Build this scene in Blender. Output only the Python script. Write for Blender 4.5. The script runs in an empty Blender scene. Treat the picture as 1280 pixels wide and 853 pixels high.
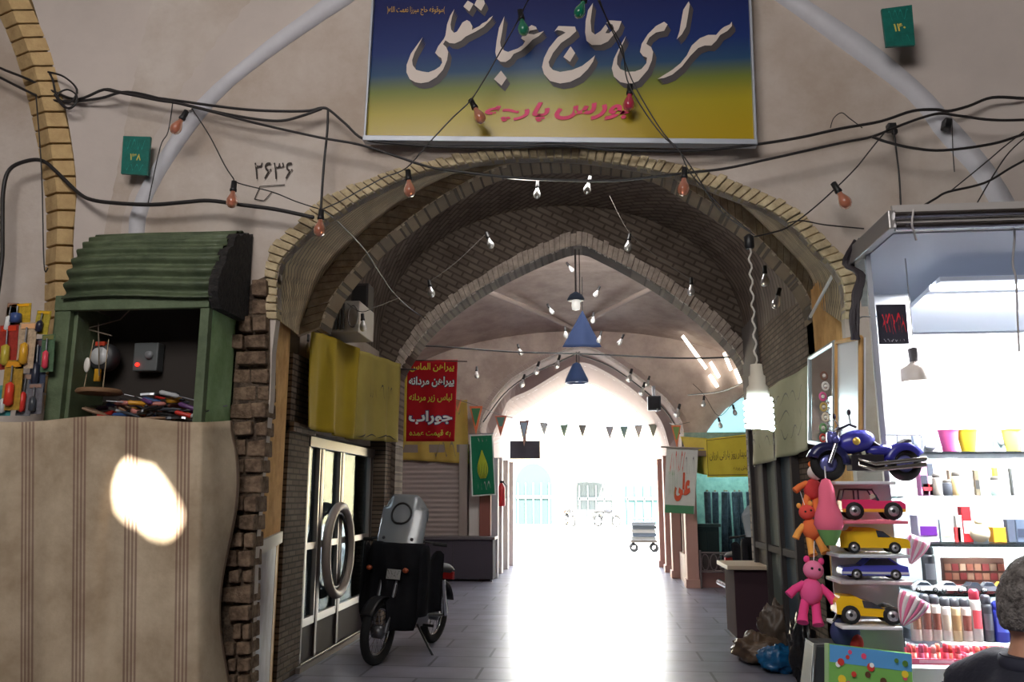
import bpy, math, random
from mathutils import Vector, Matrix, Euler, noise
R=math.radians
sc=bpy.context.scene; col=sc.collection
rnd=random.Random(7)
# ------------------------------------------------------------------ camera, sky, sun, lights
FP=1020.0; TILT=math.atan(195.5/FP); YAW=math.atan(100/FP*math.cos(TILT)); EYE=1.5
cd=bpy.data.cameras.new('camera'); cam=bpy.data.objects.new('camera',cd); col.objects.link(cam)
cam.location=(0,0,EYE); cam.rotation_euler=(math.pi/2+TILT,0,YAW); cd.sensor_width=36; cd.lens=FP/1280*36; cd.clip_end=300
sc.camera=cam
w=bpy.data.worlds.new('sky'); sc.world=w; w.use_nodes=True
bg=w.node_tree.nodes['Background']; bg.inputs[0].default_value=(0.86,0.93,1,1); bg.inputs[1].default_value=15
SUN=Vector((-0.30,0.62,-0.72)).normalized()
sl=bpy.data.lights.new('sun','SUN'); sl.energy=70; sl.angle=R(0.6); sl.color=(1,0.95,0.86)
so=bpy.data.objects.new('sun',sl); col.objects.link(so); so.rotation_euler=SUN.to_track_quat('-Z','Y').to_euler()
def area(name,loc,target,sx,sy,e,c):
    l=bpy.data.lights.new(name,'AREA'); l.shape='RECTANGLE'; l.size=sx; l.size_y=sy; l.energy=e; l.color=c
    o=bpy.data.objects.new(name,l); col.objects.link(o); o.location=loc
    o.rotation_euler=(Vector(target)-Vector(loc)).to_track_quat('-Z','Y').to_euler(); return o
area('dome_daylight',(-1.6,-1.2,5.7),(-1.0,4.6,2.7),3.6,2.6,345,(1,0.96,0.93))
area('vault_fill',(-.4,7.32,4.6),(-.4,9.2,1.6),1.6,.25,36,(1,0.95,0.9))  # added fill, hidden behind the rib wall; this vault has no opening
area('bay_fill',(-.3,10.5,4.82),(-.3,14.2,2.6),2.0,.25,105,(1,0.96,0.93))  # unseen fill tucked behind the middle arch wall, added to brighten the bay
area('booth_tube_light',(2.05,3.62,2.37),(2.05,3.95,0.8),1.1,0.12,400,(0.98,0.99,1))
sc.view_settings.view_transform='Standard'; sc.view_settings.look='None'; sc.view_settings.gamma=1
sc.view_settings.use_curve_mapping=False; sc.view_settings.exposure=0.0
try:
    sc.cycles.use_denoising=True; sc.cycles.max_bounces=8; sc.cycles.diffuse_bounces=5; sc.cycles.glossy_bounces=4
    sc.cycles.transmission_bounces=6; sc.cycles.transparent_max_bounces=12; sc.cycles.sample_clamp_indirect=6; sc.cycles.caustics_reflective=False; sc.cycles.caustics_refractive=False
except Exception: pass
# ------------------------------------------------------------------ helpers
_f=Vector((-math.sin(YAW)*math.cos(TILT),math.cos(YAW)*math.cos(TILT),math.sin(TILT))); _r=Vector((math.cos(YAW),math.sin(YAW),0)); _u=_r.cross(_f)
def ray(x,y): return _f*FP+_r*(x-640)+_u*(426.5-y)
def W(x,y,Y):
    d=ray(x,y); return Vector((0,0,EYE))+d*(Y/d.y)
def WX(x,y,X):
    d=ray(x,y); return Vector((0,0,EYE))+d*(X/d.x)
def WZ(x,y,z=0):
    d=ray(x,y); return Vector((0,0,EYE))+d*((z-EYE)/d.z)
def lin(c):
    c=c/255; return c/12.92 if c<=.04045 else ((c+.055)/1.055)**2.4
def rgb(c): return (lin(c[0]),lin(c[1]),lin(c[2]),1)
class MB:
    def __init__(s): s.v=[];s.f=[];s.sm=[];s.mi=[];s.M=Matrix();s.m=0
    def add(s,vs,fs,smooth=False):
        b=len(s.v); s.v+=[s.M@Vector(p) for p in vs]
        for f in fs: s.f.append([b+i for i in f]); s.sm.append(smooth); s.mi.append(s.m)
        return s
    def box(s,x0,x1,y0,y1,z0,z1):
        return s.add([(x0,y0,z0),(x1,y0,z0),(x1,y1,z0),(x0,y1,z0),(x0,y0,z1),(x1,y0,z1),(x1,y1,z1),(x0,y1,z1)],[(0,3,2,1),(4,5,6,7),(0,1,5,4),(1,2,6,5),(2,3,7,6),(3,0,4,7)])
    def cbox(s,c,sx,sy,sz): return s.box(c[0]-sx/2,c[0]+sx/2,c[1]-sy/2,c[1]+sy/2,c[2]-sz/2,c[2]+sz/2)
    def tube(s,pts,r,n=8,cap=True,smooth=True):
        pts=[Vector(p) for p in pts]; rr=r if isinstance(r,(list,tuple)) else [r]*len(pts); vs=[];fs=[]; up=None
        for i,p in enumerate(pts):
            t=(pts[min(i+1,len(pts)-1)]-pts[max(i-1,0)])
            if t.length<1e-9: t=Vector((0,0,1))
            t.normalize()
            if up is None: up=Vector((0,0,1)) if abs(t.z)<.9 else Vector((1,0,0))
            a=t.cross(up)
            if a.length<1e-5: a=t.orthogonal()
            a.normalize(); b=a.cross(t).normalized(); up=b
            for k in range(n):
                q=2*math.pi*k/n; vs.append(p+(a*math.cos(q)+b*math.sin(q))*rr[i])
        for i in range(len(pts)-1):
            for k in range(n): fs.append((i*n+k,i*n+(k+1)%n,(i+1)*n+(k+1)%n,(i+1)*n+k))
        s.add(vs,fs,smooth)
        if cap: s.add(vs[:n],[tuple(range(n))[::-1]]); s.add(vs[-n:],[tuple(range(n))])
        return s
    def lathe(s,prof,n=16,smooth=True):
        vs=[];fs=[]
        for r,z in prof:
            for k in range(n): q=2*math.pi*k/n; vs.append((r*math.cos(q),r*math.sin(q),z))
        for i in range(len(prof)-1):
            for k in range(n): fs.append((i*n+k,i*n+(k+1)%n,(i+1)*n+(k+1)%n,(i+1)*n+k))
        s.add(vs,fs,smooth); m=len(prof)-1
        if prof[0][0]>1e-4: s.add(vs[:n],[tuple(range(n))[::-1]])
        if prof[m][0]>1e-4: s.add(vs[m*n:],[tuple(range(n))])
        return s
    def ball(s,c,rx,ry=None,rz=None,n=16,m=10):
        ry=rx if ry is None else ry; rz=rx if rz is None else rz; c=Vector(c); vs=[];fs=[]
        for i in range(m+1):
            t=math.pi*i/m
            for k in range(n): q=2*math.pi*k/n; vs.append(c+Vector((rx*math.sin(t)*math.cos(q),ry*math.sin(t)*math.sin(q),-rz*math.cos(t))))
        for i in range(m):
            for k in range(n): fs.append((i*n+k,i*n+(k+1)%n,(i+1)*n+(k+1)%n,(i+1)*n+k))
        return s.add(vs,fs,True)
    def grid(s,nu,nv,fn,smooth=True):
        vs=[fn(i/nu,j/nv) for j in range(nv+1) for i in range(nu+1)]
        fs=[(j*(nu+1)+i,j*(nu+1)+i+1,(j+1)*(nu+1)+i+1,(j+1)*(nu+1)+i) for j in range(nv) for i in range(nu)]
        return s.add(vs,fs,smooth)
    def loft(s,secs,smooth=True,closed=False):
        n=len(secs[0]); vs=[p for q in secs for p in q]; fs=[]
        for j in range(len(secs)-1):
            for i in range(n if closed else n-1): fs.append((j*n+i,j*n+(i+1)%n,(j+1)*n+(i+1)%n,(j+1)*n+i))
        return s.add(vs,fs,smooth)
    def prism(s,poly,fn,smooth=False):   # fn(u,v,w) with w 0..1
        n=len(poly); vs=[fn(u,v,0) for u,v in poly]+[fn(u,v,1) for u,v in poly]
        s.add(vs,[tuple(range(n)),tuple(range(2*n-1,n-1,-1))])
        return s.add(vs,[(i,i+n,(i+1)%n+n,(i+1)%n) for i in range(n)],smooth)
    def torus(s,R0,r,n=24,m=8,ry=None):
        ry=R0 if ry is None else ry; vs=[];fs=[]
        for i in range(n):
            q=2*math.pi*i/n
            for k in range(m):
                t=2*math.pi*k/m; vs.append(((R0+r*math.cos(t))*math.cos(q),r*math.sin(t),(ry+r*math.cos(t))*math.sin(q)))
        for i in range(n):
            for k in range(m): fs.append((i*m+k,((i+1)%n)*m+k,((i+1)%n)*m+(k+1)%m,i*m+(k+1)%m))
        return s.add(vs,fs,True)
    def build(s,name,mats,parent=None,kind=None,bevel=0,solid=0,off=0,sub=0,label=None):
        me=bpy.data.meshes.new(name); me.from_pydata([tuple(p) for p in s.v],[],s.f)
        if not isinstance(mats,(list,tuple)): mats=[mats]
        for m in mats: me.materials.append(m)
        me.polygons.foreach_set('use_smooth',s.sm); me.polygons.foreach_set('material_index',s.mi); me.update()
        o=bpy.data.objects.new(name,me); col.objects.link(o)
        if parent: o.parent=parent
        if kind: o['kind']=kind
        if label: o['label']=label
        if solid: d=o.modifiers.new('s','SOLIDIFY'); d.thickness=solid; d.offset=off
        if bevel: d=o.modifiers.new('b','BEVEL'); d.width=bevel; d.segments=2; d.limit_method='ANGLE'; d.angle_limit=R(40)
        if sub: d=o.modifiers.new('u','SUBSURF'); d.levels=sub; d.render_levels=sub
        return o
def tag(o,label,cat,group=None):
    o['label']=label; o['category']=cat
    if group: o['group']=group
    return o
def thing(name,label,cat,loc=(0,0,0),rot=(0,0,0),group=None):
    o=bpy.data.objects.new(name,None); col.objects.link(o); o.empty_display_size=.1
    o.location=loc; o.rotation_euler=rot if not isinstance(rot,(int,float)) else (0,0,rot)
    return tag(o,label,cat,group)
def dup(root,loc,rot=None,label=None,group=None,scale=None):
    def cp(o,par):
        c=o.copy(); col.objects.link(c)
        if par: c.parent=par
        for k in [x for x in bpy.data.objects if x.parent==o]: cp(k,c)
        return c
    r=cp(root,None); r.location=loc
    if rot is not None: r.rotation_euler=rot if not isinstance(rot,(int,float)) else (0,0,rot)
    if scale: r.scale=(scale,)*3
    if label: r['label']=label
    if group: r['group']=group
    return r
def T(x=0,y=0,z=0,rx=0,ry=0,rz=0): return Matrix.Translation((x,y,z))@Euler((rx,ry,rz)).to_matrix().to_4x4()
ORD=['first','second','third','fourth','fifth','sixth','seventh','eighth','ninth','tenth','eleventh','twelfth','thirteenth','fourteenth','fifteenth','sixteenth']
def resample(p,n):
    p=[Vector(q) for q in p]; L=[0]
    for a,b in zip(p,p[1:]): L.append(L[-1]+(b-a).length)
    out=[];j=0
    for i in range(n):
        t=L[-1]*i/(n-1)
        while j<len(p)-2 and L[j+1]<t: j+=1
        out.append(p[j].lerp(p[j+1],(t-L[j])/max(1e-9,L[j+1]-L[j])))
    return out
def smooth(p,k=4):           # Catmull-Rom through the points
    p=[Vector(q) for q in p]; out=[]
    for i in range(len(p)-1):
        a,b,c,d=p[max(i-1,0)],p[i],p[i+1],p[min(i+2,len(p)-1)]
        for j in range(k):
            t=j/k; out.append(.5*((2*b)+(c-a)*t+(2*a-5*b+4*c-d)*t*t+(3*b-a-3*c+d)*t**3))
    return out+[p[-1]]
# ------------------------------------------------------------------ materials
def mat(name,c,rough=.6,metal=0,var=0,vs=6,bump=0,bs=40,emit=None,es=1,trans=0,alpha=1,c2=None,spec=.5):
    m=bpy.data.materials.new(name); m.use_nodes=True; nt=m.node_tree; b=nt.nodes['Principled BSDF']; N=nt.nodes.new; L=nt.links.new
    b.inputs['Base Color'].default_value=rgb(c); b.inputs['Roughness'].default_value=rough; b.inputs['Metallic'].default_value=metal
    b.inputs['Specular IOR Level'].default_value=spec
    if trans: b.inputs['Transmission Weight'].default_value=trans
    if alpha<1: b.inputs['Alpha'].default_value=alpha
    if emit: b.inputs['Emission Color'].default_value=rgb(emit); b.inputs['Emission Strength'].default_value=es
    tc=N('ShaderNodeTexCoord')
    if var or c2:
        n=N('ShaderNodeTexNoise'); n.inputs['Scale'].default_value=vs; n.inputs['Detail'].default_value=6; n.inputs['Roughness'].default_value=.65; L(tc.outputs['Object'],n.inputs['Vector'])
        r=N('ShaderNodeValToRGB'); r.color_ramp.elements[0].position=.36; r.color_ramp.elements[1].position=.66
        k=1-var; r.color_ramp.elements[0].color=rgb(c2) if c2 else tuple([rgb(c)[i]*k for i in range(3)]+[1]); r.color_ramp.elements[1].color=rgb(c)
        L(n.outputs['Fac'],r.inputs['Fac']); L(r.outputs['Color'],b.inputs['Base Color'])
    if bump:
        n2=N('ShaderNodeTexNoise'); n2.inputs['Scale'].default_value=bs; n2.inputs['Detail'].default_value=4; L(tc.outputs['Object'],n2.inputs['Vector'])
        bp=N('ShaderNodeBump'); bp.inputs['Strength'].default_value=bump; bp.inputs['Distance'].default_value=.02; L(n2.outputs['Fac'],bp.inputs['Height']); L(bp.outputs['Normal'],b.inputs['Normal'])
    return m
def brick(name,c1,c2,mo,bw=.2,bh=.06,ms=.008,plane='XZ',rot=0,bump=.5,uvw=None):
    m=bpy.data.materials.new(name); m.use_nodes=True; nt=m.node_tree; b=nt.nodes['Principled BSDF']; N=nt.nodes.new; L=nt.links.new
    b.inputs['Roughness'].default_value=.85; b.inputs['Specular IOR Level'].default_value=.2
    tc=N('ShaderNodeTexCoord'); sp=N('ShaderNodeSeparateXYZ'); L(tc.outputs['Object'],sp.inputs[0]); cb=N('ShaderNodeCombineXYZ')
    L(sp.outputs[plane[0]],cb.inputs[0]); L(sp.outputs[plane[1]],cb.inputs[1])
    mp=N('ShaderNodeMapping'); mp.inputs['Rotation'].default_value=(0,0,rot); L(cb.outputs[0],mp.inputs[0])
    t=N('ShaderNodeTexBrick'); L(mp.outputs[0],t.inputs['Vector']); t.inputs['Color1'].default_value=rgb(c1); t.inputs['Color2'].default_value=rgb(c2); t.inputs['Mortar'].default_value=rgb(mo)
    t.inputs['Scale'].default_value=1; t.inputs['Brick Width'].default_value=bw; t.inputs['Row Height'].default_value=bh; t.inputs['Mortar Size'].default_value=ms; t.inputs['Mortar Smooth'].default_value=.3
    n=N('ShaderNodeTexNoise'); n.inputs['Scale'].default_value=3; n.inputs['Detail'].default_value=6; L(tc.outputs['Object'],n.inputs['Vector'])
    mx=N('ShaderNodeMix'); mx.data_type='RGBA'; mx.blend_type='MULTIPLY'; mx.inputs[0].default_value=.6
    L(t.outputs['Color'],mx.inputs[6]); r=N('ShaderNodeValToRGB'); r.color_ramp.elements[0].position=.3; r.color_ramp.elements[0].color=(.45,.42,.4,1); r.color_ramp.elements[1].position=.65; L(n.outputs['Fac'],r.inputs['Fac']); L(r.outputs['Color'],mx.inputs[7])
    L(mx.outputs[2],b.inputs['Base Color'])
    bp=N('ShaderNodeBump'); bp.inputs['Strength'].default_value=bump; bp.inputs['Distance'].default_value=.015; L(t.outputs['Fac'],bp.inputs['Height']); bp.invert=True; L(bp.outputs['Normal'],b.inputs['Normal'])
    return m
def glass(name,tint=(235,240,240),refl=.12,rough=.03):
    m=bpy.data.materials.new(name); m.use_nodes=True; nt=m.node_tree; nt.nodes.clear(); N=nt.nodes.new; L=nt.links.new
    o=N('ShaderNodeOutputMaterial'); t=N('ShaderNodeBsdfTransparent'); t.inputs[0].default_value=rgb(tint); g=N('ShaderNodeBsdfGlossy'); g.inputs['Roughness'].default_value=rough
    fr=N('ShaderNodeLayerWeight'); fr.inputs[0].default_value=.18; ad=N('ShaderNodeMath'); ad.operation='ADD'; ad.use_clamp=True; ad.inputs[1].default_value=refl; L(fr.outputs['Fresnel'],ad.inputs[0])
    mx=N('ShaderNodeMixShader'); L(ad.outputs[0],mx.inputs[0]); L(t.outputs[0],mx.inputs[1]); L(g.outputs[0],mx.inputs[2]); L(mx.outputs[0],o.inputs[0]); return m
def ramp_mat(name,axis,stops,lo,hi,rough=.4,coord='Object'):
    m=bpy.data.materials.new(name); m.use_nodes=True; nt=m.node_tree; b=nt.nodes['Principled BSDF']; b.inputs['Roughness'].default_value=rough; N=nt.nodes.new; L=nt.links.new
    tc=N('ShaderNodeTexCoord'); sp=N('ShaderNodeSeparateXYZ'); L(tc.outputs[coord],sp.inputs[0]); mr=N('ShaderNodeMapRange'); mr.inputs[1].default_value=lo; mr.inputs[2].default_value=hi; L(sp.outputs[axis],mr.inputs[0])
    r=N('ShaderNodeValToRGB'); e=r.color_ramp.elements
    while len(e)<len(stops): e.new(.5)
    for i,(p,c) in enumerate(stops): e[i].position=p; e[i].color=rgb(c)
    L(mr.outputs[0],r.inputs[0]); L(r.outputs[0],b.inputs['Base Color']); return m
def stripes(name,base,st,axis='X',period=.3,lines=(.1,.16,.22),width=.02,rough=.85,c2=None):
    m=mat(name,base,rough,var=.25,vs=2.2,bump=.15,bs=25,c2=c2); nt=m.node_tree; N=nt.nodes.new; L=nt.links.new; b=nt.nodes['Principled BSDF']
    src=b.inputs['Base Color'].links[0].from_socket
    at=N('ShaderNodeUVMap'); sp=N('ShaderNodeSeparateXYZ'); L(at.outputs[0],sp.inputs[0])
    dv=N('ShaderNodeMath'); dv.operation='DIVIDE'; dv.inputs[1].default_value=period; L(sp.outputs[axis],dv.inputs[0])
    fr=N('ShaderNodeMath'); fr.operation='FRACT'; L(dv.outputs[0],fr.inputs[0]); tot=None
    for l in lines:
        c=N('ShaderNodeMath'); c.operation='COMPARE'; c.inputs[1].default_value=l; c.inputs[2].default_value=width; L(fr.outputs[0],c.inputs[0])
        if tot is None: tot=c.outputs[0]
        else:
            a=N('ShaderNodeMath'); a.operation='MAXIMUM'; L(tot,a.inputs[0]); L(c.outputs[0],a.inputs[1]); tot=a.outputs[0]
    k=N('ShaderNodeMath'); k.operation='MULTIPLY'; k.inputs[1].default_value=.6; L(tot,k.inputs[0])
    mx=N('ShaderNodeMix'); mx.data_type='RGBA'; mx.inputs[7].default_value=rgb(st); L(k.outputs[0],mx.inputs[0]); L(src,mx.inputs[6]); L(mx.outputs[2],b.inputs['Base Color']); return m
M={}
def C(c,rough=.5,metal=0,**k):
    key=(tuple(c),rough,metal,tuple(sorted(k.items())))
    if key not in M: M[key]=mat('paint_%d_%d_%d'%tuple(c),c,rough,metal,**k)
    return M[key]
plaster=mat('old_plaster',(202,191,182),.9,c2=(176,160,146),vs=1.3,bump=.25,bs=14,spec=.2)
plaster2=mat('smooth_plaster',(200,188,180),.9,var=.12,vs=1.5,bump=.12,bs=10,spec=.2)
plaster_rib=mat('rib_plaster',(205,203,208),.8,var=.1,vs=4,spec=.2)
vplaster=mat('vault_plaster',(196,180,168),.9,c2=(166,148,138),vs=2,bump=.2,bs=12,spec=.2)
brickV=brick('vault_brick',(130,117,106),(112,100,91),(92,82,75),.22,.075,.014,'YX',R(42))
brickVW=brick('vault_wall_brick',(130,117,106),(112,100,91),(92,82,75),.22,.075,.014,'XZ',R(28))
brickZ=brick('reveal_brick',(186,164,130),(158,138,108),(112,98,80),.22,.075,.012,'YZ',R(20))
brickY=brick('yellow_brick',(190,160,100),(168,138,88),(185,172,145),.2,.075,.01,'XZ')
brickP=brick('pilaster_brick',(126,110,96),(104,90,78),(70,62,55),.16,.05,.008,'YZ')
brickO=mat('arch_brick',(206,188,152),.9,c2=(164,146,116),vs=9,bump=.5,bs=30,spec=.2)
brickR=mat('rough_brick',(140,118,98),.95,c2=(86,70,58),vs=14,bump=1,bs=30,spec=.1)
woodst=mat('varnished_pine',(226,182,120),.8,c2=(196,150,92),vs=5,spec=.15)
black=C((22,22,24),.45); blackm=C((30,30,32),.35); rubber=C((20,20,21),.8); chrome=C((200,200,205),.18,1); steel=C((150,152,156),.35,1)
white=C((235,236,238),.4); cream=C((235,228,205),.5); green_paint=mat('green_paint',(100,114,84),.6,c2=(74,88,62),vs=5,bump=.2)
# ------------------------------------------------------------------ Persian lettering
G={}
for l in "ا:FE8D,FE8E,,|آ:FE81,FE82,,|ب:FE8F,FE90,FE91,FE92|پ:FB56,FB57,FB58,FB59|ت:FE95,FE96,FE97,FE98|ج:FE9D,FE9E,FE9F,FEA0|چ:FB7A,FB7B,FB7C,FB7D|ح:FEA1,FEA2,FEA3,FEA4|د:FEA9,FEAA,,|ر:FEAD,FEAE,,|ز:FEAF,FEB0,,|س:FEB1,FEB2,FEB3,FEB4|ش:FEB5,FEB6,FEB7,FEB8|ع:FEC9,FECA,FECB,FECC|ف:FED1,FED2,FED3,FED4|ق:FED5,FED6,FED7,FED8|ل:FEDD,FEDE,FEDF,FEE0|م:FEE1,FEE2,FEE3,FEE4|ن:FEE5,FEE6,FEE7,FEE8|و:FEED,FEEE,,|ه:FEE9,FEEA,FEEB,FEEC|ی:FBFC,FBFD,FBFE,FBFF".split('|'):
    k,v=l.split(':'); G[k]=[chr(int(x,16)) if x else '' for x in v.split(',')]
def shape(s):
    out=[]
    for wd in s.split(' '):
        if not any(ch in G for ch in wd): out.append(wd); continue
        o=''
        for i,ch in enumerate(wd):
            pv=i>0 and wd[i-1] in G and G[wd[i-1]][2]!=''; nx=ch in G and i<len(wd)-1 and G[ch][2]!='' and wd[i+1] in G
            o=(G[ch][3 if pv and nx else 1 if pv else 2 if nx else 0] if ch in G else ch)+o
        out.append(o)
    return ' '.join(reversed(out))
def text2d(s,bold=0,shear=0):
    c=bpy.data.curves.new('t','FONT'); c.body=shape(s); c.offset=bold; c.shear=shear; c.resolution_u=3
    o=bpy.data.objects.new('t',c); col.objects.link(o); bpy.context.view_layer.update()
    e=o.evaluated_get(bpy.context.evaluated_depsgraph_get()); me=e.to_mesh()
    vs=[(v.co.x,v.co.y) for v in me.vertices]; fs=[tuple(p.vertices) for p in me.polygons]; e.to_mesh_clear()
    bpy.data.objects.remove(o); bpy.data.curves.remove(c)
    x0=min(v[0] for v in vs);x1=max(v[0] for v in vs);y0=min(v[1] for v in vs);y1=max(v[1] for v in vs)
    return [((x-x0)/(x1-x0),(y-y0)/(y1-y0)) for x,y in vs],fs
def letter(mb,s,fn,u0,u1,v0,v1,bold=0,shear=0):
    vs,fs=text2d(s,bold,shear); mb.add([fn(u0+(u1-u0)*x,v0+(v1-v0)*y) for x,y in vs],fs)
def scribble(mb,fn,u0,u1,v0,v1,n,r,wd=.012,asp=1.0):   # flowing pen strokes that follow a cloth
    for k in range(n):
        cu=u0+(u1-u0)*(k+.5)/n; du=(u1-u0)/n*.8; p=[]
        a=r.uniform(0,6.28); kind=r.random()
        for i in range(9):
            t=i/8; p.append((cu+du*(t-.5)*(1 if kind>.3 else .15)+du*.12*math.sin(3*t+a),(v0+v1)/2+(v1-v0)*.5*(math.sin(4.5*t+a) if kind>.3 else 1-2*t)))
        for i in range(8):
            (a0,b0),(a1,b1)=p[i],p[i+1]; w0=wd*math.sin(math.pi*(i+.25)/9.); w1=wd*math.sin(math.pi*(i+1.25)/9.5)
            mb.add([fn(a0,b0-w0*asp),fn(a1,b1-w1*asp),fn(a1,b1+w1*asp),fn(a0,b0+w0*asp)],[(0,1,2,3)])
def cloth_fn(p00,p10,p01,p11,amp=.02,nw=3,sag=0,seed=0,tilt=0):   # u left-right, v bottom-top
    p00,p10,p01,p11=[Vector(p) for p in (p00,p10,p01,p11)]; n=(p10-p00).cross(p01-p00).normalized()
    if n.y>0: n=-n
    def fn(u,v,e=0):
        p=p00.lerp(p10,u).lerp(p01.lerp(p11,u),v)
        d=amp*(math.sin(u*nw*6.283+seed+tilt*v)*(1.1-.75*v)+.5*math.sin(u*nw*11+seed*2+v*3)*(1-v))
        return p+n*(d+e)-Vector((0,0,sag*(4*u*(1-u))))
    return fn
# ------------------------------------------------------------------ the setting: hull, walls, arches, vaults
YF=4.9
def px(path,Y): return [W(x,y,Y) for x,y in path]
def down(p): return [Vector((p[0].x,p[0].y,0))]+p+[Vector((p[-1].x,p[-1].y,0))]
def arch(xl,xr,zs,za,Y,n=40,a=1.0,b=.8):
    out=[]; cx=(xl+xr)/2; h=(xr-xl)/2
    for i in range(n):
        t=math.pi*(1-i/(n-1)); c=math.cos(t); out.append(Vector((cx+h*math.copysign(abs(c)**a,c),Y,zs+(za-zs)*max(0,math.sin(t))**b)))
    return out
def wall_with_arch(name,path,Y0,Y1,m,xl,xr,zt,rim=None,rough=0):   # path left floor -> apex -> right floor
    poly=[(xl,0)]+[(p.x,p.z) for p in path]+[(xr,0),(xr,zt),(xl,zt)]
    return MB().prism(poly,lambda u,v,t:(u,Y0+(Y1-Y0)*t,v)).build(name,m,kind='structure')
A_in=[(347,400),(347,345),(353,326),(368,309),(392,287),(422,268),(449,251),(505,224),(561,209),(599,203),(636,199),(692,198),(736,201),(785,208),(830,216),(860,223),(890,236),(924,249),(965,266),(995,287),(1017,311),(1040,334),(1053,356),(1056,400)]
A_out=[(334,400),(333,340),(342,307),(366,285),(404,251),(430,236),(490,216),(561,197),(599,191),(655,188),(692,187),(736,189),(774,193),(804,197),(849,206),(890,217),(927,231),(965,246),(1002,266),(1025,292),(1051,319),(1066,337),(1070,400)]
B_out=[(374,420),(378,400),(404,345),(445,300),(490,262),(542,229),(591,210),(640,200),(700,195),(760,196),(820,203),(875,217),(920,251),(957,285),(991,319),(1014,349),(1018,380)]
B_in=[(400,410),(408,385),(430,351),(467,309),(505,279),(550,247),(599,219),(640,205),(700,200),(760,203),(819,212),(860,236),(905,264),(942,292),(976,326),(999,352),(1014,379),(1018,400)]
A2_out=[(489,462),(492,457),(505,431),(527,401),(557,375),(599,347),(640,322),(685,302),(722,291),(755,302),(800,324),(841,351),(875,375),(905,401),(927,427),(939,446),(944,462)]
A2_in=[(497,470),(505,454),(535,412),(580,375),(625,347),(677,322),(722,307),(755,319),(800,343),(841,369),(882,401),(909,427),(924,446),(936,470)]
A3=[(600,540),(602,526),(615,501),(637,476),(665,458),(690,445),(725,432),(760,445),(790,465),(815,484),(835,501),(852,528),(854,545)]
A3b=[(612,560),(630,522),(640,503),(665,491),(707,466),(730,458),(760,471),(790,491),(810,511),(825,531),(834,560)]
A4=[(628,560),(630,547),(640,523),(665,508),(702,486),(730,479),(760,491),(790,511),(810,531),(820,548),(824,562)]
MB().box(-8,8,-5,19.6,-.1,0).build('floor',(lambda:(globals().__setitem__('tile',brick('floor_tile',(150,150,166),(132,132,148),(74,74,84),1.0,.48,.014,'XY',0,.06)),tile)[1])(),kind='structure')
tb=tile.node_tree.nodes['Principled BSDF']; tb.inputs['Roughness'].default_value=.3; tb.inputs['Specular IOR Level'].default_value=.6
hull=C((150,138,128),.9)
for n,b in (('wall_outer_left',(-8.2,-8,-5,19.6,0,6.3)),('wall_outer_right',(8,8.2,-5,19.6,0,6.3)),('wall_back',(-8,8,-5.2,-5,0,6.3))): MB().box(*b).build(n,hull,kind='structure')
# roof with the light well whose sunbeam falls on the striped cloth
patch=[(150,580),(162,573),(174,582),(190,585),(205,606),(218,632),(227,655),(226,673),(208,675),(190,664),(165,648),(146,630),(143,607)]
hole=[]
for x,y in patch:
    p=W(x,y,4.44); t=(6.2-p.z)/-SUN.z; hole.append(p-SUN*t)
hc=sum(hole,Vector())/len(hole)
def rad(th):
    d=Vector((math.cos(th),math.sin(th))); best=.05
    for a,b in zip(hole,hole[1:]+hole[:1]):
        a2=Vector((a.x-hc.x,a.y-hc.y)); e=Vector((b.x-a.x,b.y-a.y)); den=d.x*e.y-d.y*e.x
        if abs(den)<1e-9: continue
        t=(a2.x*e.y-a2.y*e.x)/den; s=(a2.x*d.y-a2.y*d.x)/den
        if t>0 and -1e-6<=s<=1+1e-6: best=max(best,t)
    return best
rf=MB(); hi=[];ho=[]
for k in range(65):
    th=2*math.pi*k/64; q=rad(th); e=1/max(abs(math.cos(th)),abs(math.sin(th)))
    hi.append((hc.x+q*math.cos(th),hc.y+q*math.sin(th),6.2)); ho.append((hc.x+e*math.cos(th),hc.y+e*math.sin(th),6.2))
rf.loft([hi,ho],False)
rf.box(-8.2,hc.x-1,-5.2,19.6,6.2,6.4).box(hc.x+1,8.2,-5.2,19.6,6.2,6.4).box(hc.x-1,hc.x+1,-5.2,hc.y-1,6.2,6.4).box(hc.x-1,hc.x+1,hc.y+1,19.6,6.2,6.4)
rf.build('ceiling',hull,kind='structure')
pA=resample(smooth(px(A_in,YF)),60)
wall_with_arch('wall_front',down(px([(312,860),(318,700),(326,600),(338,500),(340,440)],YF)+pA[1:]),YF,YF+.07,plaster,-8,8,6.2)
# front arch ring of bricks on edge, standing a little proud of the plaster
def ring(name,inner,outer,n,m,proud,seed,deep=.05,gap=.12,jit=.25):
    r=random.Random(seed); a=resample(smooth(inner),n+1); b=resample(smooth(outer),n+1); mb=MB()
    for i in range(n):
        g=gap/2; o=proud*(1+r.uniform(-jit,jit)*2); k=r.uniform(-jit,jit)*.4
        q=[a[i].lerp(a[i+1],g),a[i].lerp(a[i+1],1-g),b[i].lerp(b[i+1],1-g),b[i].lerp(b[i+1],g)]
        q[2]=q[2]+(q[2]-q[1])*k; q[3]=q[3]+(q[3]-q[0])*k
        f=[p+Vector((0,-o,0)) for p in q]; h=[p+Vector((0,deep,0)) for p in q]
        mb.add(f+h,[(0,1,2,3),(7,6,5,4),(0,4,5,1),(1,5,6,2),(2,6,7,3),(3,7,4,0)])
    return mb.build(name,m,kind='structure',bevel=.006)
ring('trim_1',px(A_in,YF),px(A_out,YF),88,brickO,.025,3,deep=.06)
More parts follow.
